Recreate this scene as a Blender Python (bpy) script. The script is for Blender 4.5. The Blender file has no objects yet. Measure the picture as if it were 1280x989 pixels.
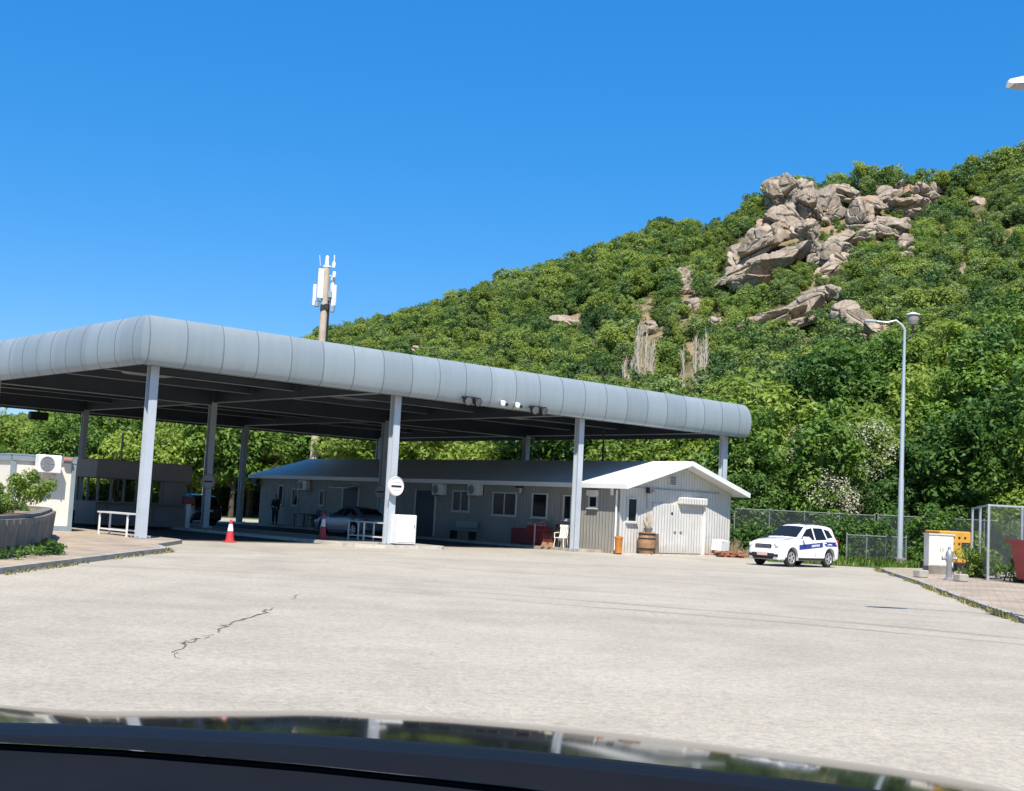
import bpy, bmesh, math, random
import numpy as np
from mathutils import Vector, Matrix
R = math.radians
PI = math.pi
rnd = random.Random(7)
sc = bpy.context.scene
col = sc.collection

# ---------------------------------------------------------------- camera, sky, sun, exposure
FPX, PIT, ROL, CAMZ = 1569.4, .0911, .0509, 1.63          # focal length for a 1280 px wide frame
cF = np.array([0, math.cos(PIT), math.sin(PIT)])
_U = np.array([0, -math.sin(PIT), math.cos(PIT)]); _R = np.array([1., 0, 0])
cR = math.cos(ROL) * _R + math.sin(ROL) * _U
cU = -math.sin(ROL) * _R + math.cos(ROL) * _U
cC = np.array([0, 0, CAMZ])
cam_d = bpy.data.cameras.new('camera'); cam = bpy.data.objects.new('camera', cam_d); col.objects.link(cam)
cam_d.sensor_width = 36; cam_d.lens = FPX / 1280 * 36; cam_d.clip_start = .05; cam_d.clip_end = 6000
cam.matrix_world = Matrix(((cR[0], cU[0], -cF[0], 0), (cR[1], cU[1], -cF[1], 0), (cR[2], cU[2], -cF[2], CAMZ), (0, 0, 0, 1)))
sc.camera = cam

ANG = R(41.943)                                            # canopy axis u against world X
uA = np.array([math.cos(ANG), math.sin(ANG)]); vA = np.array([-math.sin(ANG), math.cos(ANG)])
C0 = np.array([-11.859, 41.231])
SUN_T = np.array([.47 * uA[0] + .56 * vA[0], .47 * uA[1] + .56 * vA[1], -1.0])   # direction the light travels
SUN_T /= np.linalg.norm(SUN_T)
EL = math.asin(-SUN_T[2]); AZ = math.atan2(-SUN_T[0], -SUN_T[1])
world = bpy.data.worlds.new('World'); sc.world = world; world.use_nodes = True
wn = world.node_tree; wn.nodes.clear()
sky = wn.nodes.new('ShaderNodeTexSky'); sky.sky_type = 'NISHITA'; sky.sun_disc = False
sky.sun_elevation = EL; sky.sun_rotation = AZ; sky.altitude = 300; sky.air_density = 1.0; sky.dust_density = .3; sky.ozone_density = 2.5
hsv = wn.nodes.new('ShaderNodeHueSaturation'); hsv.inputs['Saturation'].default_value = 1.42; hsv.inputs['Value'].default_value = 1.05; hsv.inputs['Hue'].default_value = .495
bgn = wn.nodes.new('ShaderNodeBackground'); bgn.inputs[1].default_value = .10
wo = wn.nodes.new('ShaderNodeOutputWorld')
mxs = wn.nodes.new('ShaderNodeMix'); mxs.data_type = 'RGBA'; mxs.inputs['Factor'].default_value = .52; mxs.inputs[7].default_value = (.22, 1.95, 5.9, 1)
wn.links.new(sky.outputs[0], hsv.inputs['Color']); wn.links.new(hsv.outputs[0], mxs.inputs[6]); wn.links.new(mxs.outputs[2], bgn.inputs[0]); wn.links.new(bgn.outputs[0], wo.inputs[0])
sd = bpy.data.lights.new('sun', 'SUN'); sd.energy = 5.0; sd.angle = R(.53); sd.color = (1, .95, .86)
so = bpy.data.objects.new('sun', sd); col.objects.link(so)
so.rotation_euler = Vector(SUN_T).to_track_quat('-Z', 'Y').to_euler(); so.location = (0, -20, 60)
sc.view_settings.view_transform = 'Standard'; sc.view_settings.look = 'None'; sc.view_settings.exposure = .62; sc.view_settings.gamma = 1
sc.render.engine = 'CYCLES'
sc.cycles.max_bounces = 8; sc.cycles.transmission_bounces = 8; sc.cycles.diffuse_bounces = 3; sc.cycles.transparent_max_bounces = 12

# ---------------------------------------------------------------- placing helpers
def ray(x, y): return cF + (x - 640) / FPX * cR - (y - 494.5) / FPX * cU
def G(x, y, z=0.):
    d = ray(x, y); t = (z - CAMZ) / d[2]; return cC + t * d
def D(x, y, Y):
    d = ray(x, y); return cC + d * (Y / d[1])
def UV(a, b, z=0.):
    q = C0 + a * uA + b * vA; return (float(q[0]), float(q[1]), z)
def onV(x, y, v0):                                         # (u, z) of the ray's hit on the plane v = v0
    d = ray(x, y); t = (v0 - (cC[:2] - C0) @ vA) / (d[:2] @ vA); P = cC + t * d
    return float((P[:2] - C0) @ uA), float(P[2])
def onU(x, y, u0):                                         # (v, z) on the plane u = u0
    d = ray(x, y); t = (u0 - (cC[:2] - C0) @ uA) / (d[:2] @ uA); P = cC + t * d
    return float((P[:2] - C0) @ vA), float(P[2])

# ---------------------------------------------------------------- materials
MATS = {}
def nd(nt, kind, **kw):
    n = nt.nodes.new(kind)
    for k, v in kw.items():
        if k.startswith('i_'):
            n.inputs[k[2:].replace('_', ' ')].default_value = v
        else: setattr(n, k, v)
    return n
def mat(name, c, rough=.6, metal=0., spec=.5, noise=0., nscale=3., bump=0., bscale=30., coat=0., c2=None, stripes=None):
    """principled paint with dirt: colour varies by noise between c and c2"""
    if name in MATS: return MATS[name]
    m = bpy.data.materials.new(name); m.use_nodes = True; nt = m.node_tree; b = nt.nodes['Principled BSDF']
    b.inputs['Roughness'].default_value = rough; b.inputs['Metallic'].default_value = metal
    b.inputs['Specular IOR Level'].default_value = spec
    if coat: b.inputs['Coat Weight'].default_value = coat; b.inputs['Coat Roughness'].default_value = .05
    tc = nd(nt, 'ShaderNodeTexCoord')
    if noise or c2:
        tx = nd(nt, 'ShaderNodeTexNoise', i_Scale=nscale, i_Detail=6., i_Roughness=.65); nt.links.new(tc.outputs['Object'], tx.inputs['Vector'])
        rp = nd(nt, 'ShaderNodeValToRGB'); rp.color_ramp.elements[0].position = .32; rp.color_ramp.elements[1].position = .68
        c2 = c2 or tuple(max(0, x * (1 - noise)) for x in c)
        rp.color_ramp.elements[0].color = (*c2, 1); rp.color_ramp.elements[1].color = (*c, 1)
        nt.links.new(tx.outputs['Fac'], rp.inputs['Fac']); nt.links.new(rp.outputs['Color'], b.inputs['Base Color'])
    else: b.inputs['Base Color'].default_value = (*c, 1)
    if bump:
        bx = nd(nt, 'ShaderNodeTexNoise', i_Scale=bscale, i_Detail=5.); nt.links.new(tc.outputs['Object'], bx.inputs['Vector'])
        bp = nd(nt, 'ShaderNodeBump', i_Strength=bump, i_Distance=.02); nt.links.new(bx.outputs['Fac'], bp.inputs['Height']); nt.links.new(bp.outputs['Normal'], b.inputs['Normal'])
    MATS[name] = m
    return m
def ramp(nt, stops):
    r = nd(nt, 'ShaderNodeValToRGB'); e = r.color_ramp.elements
    e[0].position, e[0].color = stops[0][0], (*stops[0][1], 1)
    e[1].position, e[1].color = stops[-1][0], (*stops[-1][1], 1)
    for p, c in stops[1:-1]:
        x = e.new(p); x.color = (*c, 1)
    return r
def mixc(nt, fac, a, b, mode='MIX'):
    m = nd(nt, 'ShaderNodeMix', data_type='RGBA', blend_type=mode)
    for s, v in ((m.inputs['Factor'], fac), (m.inputs[6], a), (m.inputs[7], b)):
        if hasattr(v, 'is_linked'): nt.links.new(v, s)
        elif isinstance(v, tuple): s.default_value = (*v, 1) if len(v) == 3 else v
        else: s.default_value = v
    return m.outputs[2]
def mth(nt, op, a, b=None, c=None, clamp=False):
    m = nd(nt, 'ShaderNodeMath', operation=op, use_clamp=clamp)
    for i, v in enumerate((a, b, c)):
        if v is None: continue
        if hasattr(v, 'is_linked'): nt.links.new(v, m.inputs[i])
        else: m.inputs[i].default_value = v
    return m.outputs[0]
def maprange(nt, v, a, b, c=0., d=1.):
    m = nd(nt, 'ShaderNodeMapRange'); nt.links.new(v, m.inputs[0])
    for i, x in enumerate((a, b, c, d)): m.inputs[i + 1].default_value = x
    return m.outputs[0]
def noise(nt, vec, scale, detail=5., rough=.6, dist=0.):
    t = nd(nt, 'ShaderNodeTexNoise', i_Scale=scale, i_Detail=detail, i_Roughness=rough, i_Distortion=dist); nt.links.new(vec, t.inputs['Vector']); return t.outputs['Fac']
def scaled(nt, vec, s, rot=(0, 0, 0)):
    m = nd(nt, 'ShaderNodeMapping'); m.inputs['Scale'].default_value = s; m.inputs['Rotation'].default_value = rot; nt.links.new(vec, m.inputs['Vector']); return m.outputs[0]
def newmat(name):
    m = bpy.data.materials.new(name); m.use_nodes = True; MATS[name] = m
    nt = m.node_tree; b = nt.nodes['Principled BSDF']; tc = nd(nt, 'ShaderNodeTexCoord')
    return m, nt, b, tc.outputs['Object']

def circle3(a, b, c):
    ax, ay = a; bx, by = b; cx, cy = c
    d = 2 * (ax * (by - cy) + bx * (cy - ay) + cx * (ay - by))
    ux = ((ax**2 + ay**2) * (by - cy) + (bx**2 + by**2) * (cy - ay) + (cx**2 + cy**2) * (ay - by)) / d
    uy = ((ax**2 + ay**2) * (cx - bx) + (bx**2 + by**2) * (ax - cx) + (cx**2 + cy**2) * (bx - ax)) / d
    return ux, uy, math.hypot(ax - ux, ay - uy)

def asphalt_mat():
    m, nt, b, P = newmat('sunbleached_asphalt')
    big = noise(nt, P, .11, 4., .55); mid = noise(nt, P, .9, 6., .65); fine = noise(nt, P, 26., 3., .7); grit = noise(nt, P, 90., 2., .6)
    base = ramp(nt, [(.28, (.305, .268, .215)), (.5, (.395, .348, .279)), (.72, (.475, .424, .344))]); nt.links.new(mth(nt, 'ADD', mth(nt, 'MULTIPLY', big, .6), mth(nt, 'MULTIPLY', mid, .4)), base.inputs['Fac'])
    g = ramp(nt, [(.28, (.46, .46, .45)), (.5, (1, 1, 1)), (.72, (1.40, 1.39, 1.37))]); nt.links.new(mth(nt, 'ADD', mth(nt, 'MULTIPLY', fine, .55), mth(nt, 'MULTIPLY', grit, .45)), g.inputs['Fac'])
    c = mixc(nt, .8, base.outputs[0], g.outputs[0], 'MULTIPLY')
    # long brushed wear along the driving direction
    st = noise(nt, scaled(nt, P, (.22, .8, 1), (0, 0, R(24))), .8, 6., .7, 1.2)
    st2 = ramp(nt, [(.3, (.9, .9, .9)), (.65, (1.05, 1.05, 1.05))]); nt.links.new(st, st2.inputs['Fac'])
    c = mixc(nt, .6, c, st2.outputs[0], 'MULTIPLY')
    cl = noise(nt, P, 9., 4., .75); clr = ramp(nt, [(.3, (.70, .70, .69)), (.5, (1, 1, 1)), (.7, (1.20, 1.20, 1.18))]); nt.links.new(cl, clr.inputs['Fac']); c = mixc(nt, .75, c, clr.outputs[0], 'MULTIPLY')
    sep = nd(nt, 'ShaderNodeSeparateXYZ'); nt.links.new(P, sep.inputs[0]); X, Y = sep.outputs[0], sep.outputs[1]
    # tyre marks: dark rubber arcs
    arcs = [((.6, 22.9), (3.72, 21.56), (7.93, 19.24), .12, .6), ((.2, 24.5), (3.9, 23.0), (8.4, 20.4), .14, .5), ((-6, 27.5), (1, 27.2), (9.5, 23.6), .3, .16),
            ((-7, 33), (2, 33.5), (10, 28.5), .4, .15), ((-5, 18), (0, 20.2), (9, 17.5), .35, .1), ((-8.5, 40), (-4, 36), (5, 36), .3, .16), ((-8, 36), (0, 40), (12, 41.5), .35, .16), ((-6.5, 15), (-5.5, 25), (-8, 42), .35, .1)]
    wob = mth(nt, 'MULTIPLY', mth(nt, 'SUBTRACT', noise(nt, P, .35, 2.), .5), .5)
    for a_, b_, c_, w, k in arcs:
        ux, uy, rr = circle3(a_, b_, c_)
        d = mth(nt, 'SQRT', mth(nt, 'ADD', mth(nt, 'POWER', mth(nt, 'SUBTRACT', X, ux), 2.), mth(nt, 'POWER', mth(nt, 'SUBTRACT', Y, uy), 2.)))
        d = mth(nt, 'ABSOLUTE', mth(nt, 'ADD', mth(nt, 'SUBTRACT', d, rr), wob))
        f = mth(nt, 'MULTIPLY', maprange(nt, d, w * .4, w * 1.7, 1., 0.), k)
        f = mth(nt, 'MULTIPLY', f, maprange(nt, noise(nt, P, .5, 4., .7), .35, .6, .25, 1.))
        if w < .2: f = mth(nt, 'MULTIPLY', f, mth(nt, 'MULTIPLY', maprange(nt, X, -3., 2.5), maprange(nt, X, 9.5, 8.)))
        c = mixc(nt, f, c, (.13, .115, .10))
    pt = maprange(nt, noise(nt, P, .28, 3., .5), .60, .66); c = mixc(nt, mth(nt, 'MULTIPLY', pt, .22), c, (.22, .19, .155))
    oil = maprange(nt, noise(nt, P, 1.7, 3., .6), .70, .78); c = mixc(nt, mth(nt, 'MULTIPLY', oil, .4), c, (.14, .12, .10))
    # the canopy's shade put into the tarmac colour, nearly black (by canopy axes)
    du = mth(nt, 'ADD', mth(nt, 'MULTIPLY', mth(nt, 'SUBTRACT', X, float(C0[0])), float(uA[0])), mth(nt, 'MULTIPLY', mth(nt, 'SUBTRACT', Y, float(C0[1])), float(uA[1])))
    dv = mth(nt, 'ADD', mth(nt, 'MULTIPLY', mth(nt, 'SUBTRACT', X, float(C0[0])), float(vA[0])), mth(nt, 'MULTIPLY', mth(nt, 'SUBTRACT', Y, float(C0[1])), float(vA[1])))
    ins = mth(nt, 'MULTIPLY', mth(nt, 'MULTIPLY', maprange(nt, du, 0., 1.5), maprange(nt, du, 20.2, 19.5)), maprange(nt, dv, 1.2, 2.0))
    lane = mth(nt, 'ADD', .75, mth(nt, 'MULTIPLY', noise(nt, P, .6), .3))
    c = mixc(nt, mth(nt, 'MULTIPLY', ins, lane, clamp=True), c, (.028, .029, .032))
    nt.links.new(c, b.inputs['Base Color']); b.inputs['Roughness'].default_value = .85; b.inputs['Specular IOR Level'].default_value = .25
    bp = nd(nt, 'ShaderNodeBump', i_Strength=.5, i_Distance=.012); nt.links.new(mth(nt, 'ADD', fine, grit), bp.inputs['Height']); nt.links.new(bp.outputs[0], b.inputs['Normal'])
    return m
def paving_mat():
    m, nt, b, P = newmat('worn_paving')
    br = nd(nt, 'ShaderNodeTexBrick', i_Scale=1., i_Mortar_Size=.015, i_Brick_Width=.4, i_Row_Height=.4, i_Bias=0.)
    br.inputs['Color1'].default_value = (.36, .285, .215, 1); br.inputs['Color2'].default_value = (.41, .33, .25, 1); br.inputs['Mortar'].default_value = (.27, .225, .165, 1)
    nt.links.new(scaled(nt, P, (1, 1, 1), (0, 0, R(20))), br.inputs['Vector'])
    n = noise(nt, P, .7, 6., .7); r = ramp(nt, [(.3, (.6, .58, .55)), (.65, (1.12, 1.1, 1.05))]); nt.links.new(n, r.inputs['Fac'])
    c = mixc(nt, .9, br.outputs[0], r.outputs[0], 'MULTIPLY')
    nt.links.new(c, b.inputs['Base Color']); b.inputs['Roughness'].default_value = .9
    return m
def soil_mat():
    m, nt, b, P = newmat('hill_soil')
    n1 = noise(nt, P, .12, 6., .6); n2 = noise(nt, P, 1.3, 6., .7)
    r1 = ramp(nt, [(.35, (.05, .065, .018)), (.47, (.12, .105, .045)), (.57, (.27, .19, .11)), (.72, (.36, .26, .17))]); nt.links.new(mth(nt, 'ADD', mth(nt, 'MULTIPLY', n1, .6), mth(nt, 'MULTIPLY', n2, .4)), r1.inputs['Fac'])
    nt.links.new(r1.outputs[0], b.inputs['Base Color']); b.inputs['Roughness'].default_value = .95
    return m
def rock_mat():
    m, nt, b, P = newmat('weathered_rock')
    n1 = noise(nt, P, .18, 6., .65, .6); n2 = noise(nt, P, 1.1, 8., .7, .4); n3 = noise(nt, scaled(nt, P, (1.2, 1.2, .25), (0, R(28), 0)), .9, 6., .7, .5)
    r1 = ramp(nt, [(.30, (.11, .086, .066)), (.42, (.26, .207, .158)), (.55, (.375, .31, .24)), (.72, (.47, .40, .325))]); nt.links.new(mth(nt, 'ADD', mth(nt, 'MULTIPLY', n1, .45), mth(nt, 'MULTIPLY', n2, .55)), r1.inputs['Fac'])
    f = maprange(nt, n3, .5, .68); c = mixc(nt, mth(nt, 'MULTIPLY', f, .7), r1.outputs[0], (.12, .092, .075))
    f2 = maprange(nt, noise(nt, P, .11, 4., .6, .8), .54, .66); c = mixc(nt, mth(nt, 'MULTIPLY', f2, .6), c, (.42, .21, .10))
    nt.links.new(c, b.inputs['Base Color']); b.inputs['Roughness'].default_value = .92; b.inputs['Specular IOR Level'].default_value = .2
    bp = nd(nt, 'ShaderNodeBump', i_Strength=.8, i_Distance=.25); nt.links.new(mth(nt, 'ADD', mth(nt, 'MULTIPLY', n2, .8), mth(nt, 'MULTIPLY', n3, .6)), bp.inputs['Height']); nt.links.new(bp.outputs[0], b.inputs['Normal'])
    return m
def leaf_mat(name, dark, light, trans=.35, obj_var=.5):
    m = bpy.data.materials.new(name); m.use_nodes = True; nt = m.node_tree; MATS[name] = m
    b = nt.nodes['Principled BSDF']; out = nt.nodes['Material Output']
    at = nd(nt, 'ShaderNodeAttribute', attribute_name='tint'); oi = nd(nt, 'ShaderNodeObjectInfo')
    f = mth(nt, 'ADD', mth(nt, 'MULTIPLY', at.outputs['Fac'], 1 - obj_var), mth(nt, 'MULTIPLY', oi.outputs['Random'], obj_var))
    r = ramp(nt, [(.05, dark), (.95, light)]); nt.links.new(f, r.inputs['Fac'])
    nt.links.new(r.outputs[0], b.inputs['Base Color']); b.inputs['Roughness'].default_value = .5; b.inputs['Specular IOR Level'].default_value = .28
    tr = nd(nt, 'ShaderNodeBsdfTranslucent'); tcol = mixc(nt, 1., r.outputs[0], (1.2, 1.2, .7), 'MULTIPLY'); nt.links.new(tcol, tr.inputs['Color'])
    mx = nd(nt, 'ShaderNodeMixShader', i_Fac=trans); nt.links.new(b.outputs[0], mx.inputs[1]); nt.links.new(tr.outputs[0], mx.inputs[2]); nt.links.new(mx.outputs[0], out.inputs['Surface'])
    return m
def chain_mat():
    m = bpy.data.materials.new('chain_link_wire'); m.use_nodes = True; nt = m.node_tree; MATS['chain_link_wire'] = m
    b = nt.nodes['Principled BSDF']; out = nt.nodes['Material Output']; b.inputs['Base Color'].default_value = (.15, .17, .165, 1); b.inputs['Metallic'].default_value = .4; b.inputs['Roughness'].default_value = .5
    tc = nd(nt, 'ShaderNodeTexCoord'); sp = nd(nt, 'ShaderNodeSeparateXYZ'); nt.links.new(tc.outputs['Object'], sp.inputs[0])
    s = mth(nt, 'ADD', sp.outputs[0], sp.outputs[2]); d = mth(nt, 'SUBTRACT', sp.outputs[0], sp.outputs[2])
    fs = [mth(nt, 'LESS_THAN', mth(nt, 'FRACT', mth(nt, 'DIVIDE', q, .085)), .10) for q in (s, d)]
    f = mth(nt, 'MAXIMUM', fs[0], fs[1])
    tr = nd(nt, 'ShaderNodeBsdfTransparent'); mx = nd(nt, 'ShaderNodeMixShader'); nt.links.new(f, mx.inputs[0]); nt.links.new(tr.outputs[0], mx.inputs[1]); nt.links.new(b.outputs[0], mx.inputs[2]); nt.links.new(mx.outputs[0], out.inputs['Surface'])
    return m
def ribbed(name, c, pitch, depth, axis):
    """sheet metal cladding with vertical ribs; axis 0 / 1 picks the object axis across the ribs"""
    m, nt, b, P = newmat(name)
    sp = nd(nt, 'ShaderNodeSeparateXYZ'); nt.links.new(P, sp.inputs[0])
    fr = mth(nt, 'FRACT', mth(nt, 'DIVIDE', sp.outputs[axis], pitch)); h = mth(nt, 'MULTIPLY', maprange(nt, mth(nt, 'ABSOLUTE', mth(nt, 'SUBTRACT', fr, .5)), .30, .42), 1.)
    n = noise(nt, P, .8, 6., .7); r = ramp(nt, [(.3, tuple(x * .8 for x in c)), (.65, c)]); nt.links.new(n, r.inputs['Fac'])
    low = maprange(nt, mth(nt, 'ADD', sp.outputs[2], mth(nt, 'MULTIPLY', noise(nt, P, 2.5, 4.), .7)), .35, .9, .35, 0.)
    cc = mixc(nt, low, r.outputs[0], (.30, .22, .15)); seam = mth(nt, 'MULTIPLY', mth(nt, 'GREATER_THAN', mth(nt, 'ABSOLUTE', mth(nt, 'SUBTRACT', fr, .5)), .46), .45)
    cc = mixc(nt, mth(nt, 'MULTIPLY', seam, .6), cc, (.32, .31, .28))
    nt.links.new(cc, b.inputs['Base Color']); b.inputs['Roughness'].default_value = .55
    bp = nd(nt, 'ShaderNodeBump', i_Strength=1., i_Distance=depth); nt.links.new(h, bp.inputs['Height']); nt.links.new(bp.outputs[0], b.inputs['Normal'])
    return m
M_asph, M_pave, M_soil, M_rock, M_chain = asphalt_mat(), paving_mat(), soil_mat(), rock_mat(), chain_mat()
M_kerb = mat('kerb_concrete', (.42, .39, .33), .9, noise=.4, nscale=2., bump=.4)
M_kerbw = mat('limewashed_kerb', (.62, .57, .48), .9, noise=.35, nscale=3.)
M_conc = mat('old_concrete', (.24, .22, .19), .9, noise=.55, nscale=1.4, bump=.5)
M_grassg = mat('verge_soil', (.10, .14, .04), .95, noise=.5, nscale=1.)
M_fasc = mat('fascia_panel', (.27, .318, .35), .42, .15, noise=.10, nscale=.6)
def fascia_mat():
    m, nt, b, P = newmat('fascia_panel_weathered')
    sp = nd(nt, 'ShaderNodeSeparateXYZ'); nt.links.new(P, sp.inputs[0])
    cb = nd(nt, 'ShaderNodeCombineXYZ')
    for i in (0, 1): nt.links.new(mth(nt, 'FLOOR', mth(nt, 'DIVIDE', mth(nt, 'ADD', sp.outputs[i], .65), 1.333)), cb.inputs[i])
    wnz = nd(nt, 'ShaderNodeTexWhiteNoise'); nt.links.new(cb.outputs[0], wnz.inputs['Vector'])
    r = ramp(nt, [(0., (.250, .292, .312)), (1., (.302, .345, .366))]); nt.links.new(wnz.outputs['Value'], r.inputs['Fac'])
    st = noise(nt, scaled(nt, P, (2.2, 2.2, .18)), 1.5, 6., .7); r2 = ramp(nt, [(.32, (.80, .80, .79)), (.55, (1, 1, 1)), (.8, (1.05, 1.05, 1.05))]); nt.links.new(st, r2.inputs['Fac'])
    c = mixc(nt, .4, r.outputs[0], r2.outputs[0], 'MULTIPLY'); nt.links.new(c, b.inputs['Base Color']); b.inputs['Roughness'].default_value = .42; b.inputs['Metallic'].default_value = .15
    bp = nd(nt, 'ShaderNodeBump', i_Strength=.05, i_Distance=.05); nt.links.new(noise(nt, P, .9, 3.), bp.inputs['Height']); nt.links.new(bp.outputs[0], b.inputs['Normal'])
    return m
M_fasc = fascia_mat()
M_seam = mat('fascia_joint', (.15, .17, .19), .6, .2)
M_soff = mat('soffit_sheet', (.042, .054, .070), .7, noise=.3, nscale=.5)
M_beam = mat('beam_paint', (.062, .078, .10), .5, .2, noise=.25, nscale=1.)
M_flange = mat('beam_flange_lit', (.42, .45, .48), .5, .1)  # lower flanges: caught light put into a colour far paler than the beams
M_coln = mat('column_paint', (.48, .52, .56), .45, .1, noise=.12, nscale=1.5)
M_white = mat('white_paint', (.78, .77, .74), .5, noise=.14, nscale=1.2)
M_cream = mat('cream_panel', (.74, .70, .60), .5, noise=.08, nscale=.8)
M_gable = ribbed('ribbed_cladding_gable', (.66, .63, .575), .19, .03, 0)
M_side = ribbed('ribbed_cladding_side_shaded', (.31, .298, .265), .19, .03, 1)  # the gable's cladding again, with canopy shade put into a darker colour
M_roofw = mat('white_roof_sheet', (.74, .74, .73), .45, noise=.10, nscale=.5)
M_roofd = mat('roof_sheet_grey', (.42, .44, .46), .5, noise=.2, nscale=.5)
M_glass = mat('window_glass', (.012, .015, .02), .08, 0, .18)
M_frame = mat('window_frame', (.55, .55, .53), .5)
M_dark = mat('black_plastic', (.015, .015, .017), .5)
M_rubber = mat('tyre_rubber', (.018, .018, .018), .85)
M_grey = mat('grey_metal', (.38, .40, .41), .4, .5, noise=.2, nscale=4.)
M_fpost = mat('weathered_fence_post', (.24, .26, .25), .6, .2, noise=.3, nscale=3.)
M_galv = mat('galvanised_pole', (.50, .54, .55), .4, .45, noise=.15, nscale=2.)
M_brown = mat('brown_booth_cladding', (.21, .165, .135), .6, noise=.2, nscale=1.)
M_red = mat('red_paint', (.42, .03, .035), .5, noise=.25, nscale=3.)
M_dred = mat('dark_red_paint', (.22, .03, .03), .55, noise=.3, nscale=3.)
M_orange = mat('orange_plastic', (.62, .22, .03), .5, noise=.25, nscale=4.)
M_yellow = mat('generator_yellow', (.54, .28, .035), .5, noise=.2, nscale=2.)
M_conered = mat('cone_red', (.56, .035, .04), .5, noise=.2, nscale=6.)
M_wood = mat('weathered_wood', (.36, .20, .10), .8, noise=.45, nscale=5.)
M_dry = mat('dry_stalks', (.42, .33, .2), .9, noise=.4, nscale=4.)
M_bark = mat('tree_bark', (.10, .078, .055), .9, noise=.5, nscale=2.)
M_deadw = mat('bleached_deadwood', (.48, .42, .335), .9, noise=.4, nscale=1.)
M_carw = mat('white_car_paint', (.80, .80, .79), .25, 0, .5, coat=.6)
M_blue = mat('blue_livery', (.012, .03, .20), .35, 0, .5, coat=.4)
M_carg = mat('grey_blue_car_paint', (.16, .20, .26), .3, .4, coat=.6)
M_cark = mat('black_car_paint', (.02, .021, .024), .3, .1, coat=.6)
M_chrome = mat('alloy_rim', (.55, .55, .54), .35, .6)
M_lampg = mat('headlight_glass', (.62, .64, .66), .12, .1, .7)
M_tail = mat('tail_light', (.35, .015, .02), .25)
M_plate = mat('number_plate', (.75, .72, .66), .5)
M_skin = mat('skin', (.42, .25, .17), .6)
M_cloth = mat('dark_navy_cloth', (.018, .02, .028), .85)
M_hair = mat('dark_hair', (.02, .015, .012), .7)
M_concpole = mat('mast_concrete', (.52, .42, .33), .85, noise=.3, nscale=1.2)
M_brick = mat('broken_brick', (.40, .16, .09), .9, noise=.5, nscale=6.)
LF_A = leaf_mat('leaf_mid_green', (.034, .095, .018), (.21, .33, .056), .38)
LF_B = leaf_mat('leaf_yellow_green', (.085, .155, .02), (.33, .42, .08), .4)
LF_C = leaf_mat('leaf_deep_green', (.02, .066, .018), (.12, .22, .045), .34)
LF_H = leaf_mat('leaf_hill_scrub', (.050, .108, .024), (.275, .38, .08), .32, .6)
LF_H2 = leaf_mat('leaf_hill_greygreen', (.065, .12, .036), (.30, .39, .13), .30, .5)
LF_H3 = leaf_mat('leaf_hill_dark', (.024, .066, .022), (.14, .235, .06), .28, .5)
LF_H4 = leaf_mat('leaf_hill_yellow', (.095, .155, .026), (.38, .45, .095), .34, .5)
LF_W = leaf_mat('leaf_white_blossom', (.34, .35, .22), (.60, .56, .42), .2, .1)
LF_O = leaf_mat('leaf_planter_shrub', (.04, .10, .018), (.22, .31, .08), .3, .2)
LF_D = leaf_mat('dry_kerb_grass', (.13, .15, .04), (.36, .31, .13), .25, .1)
LF_G = leaf_mat('grass_blade', (.06, .12, .015), (.20, .30, .05), .3, .1)

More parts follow.
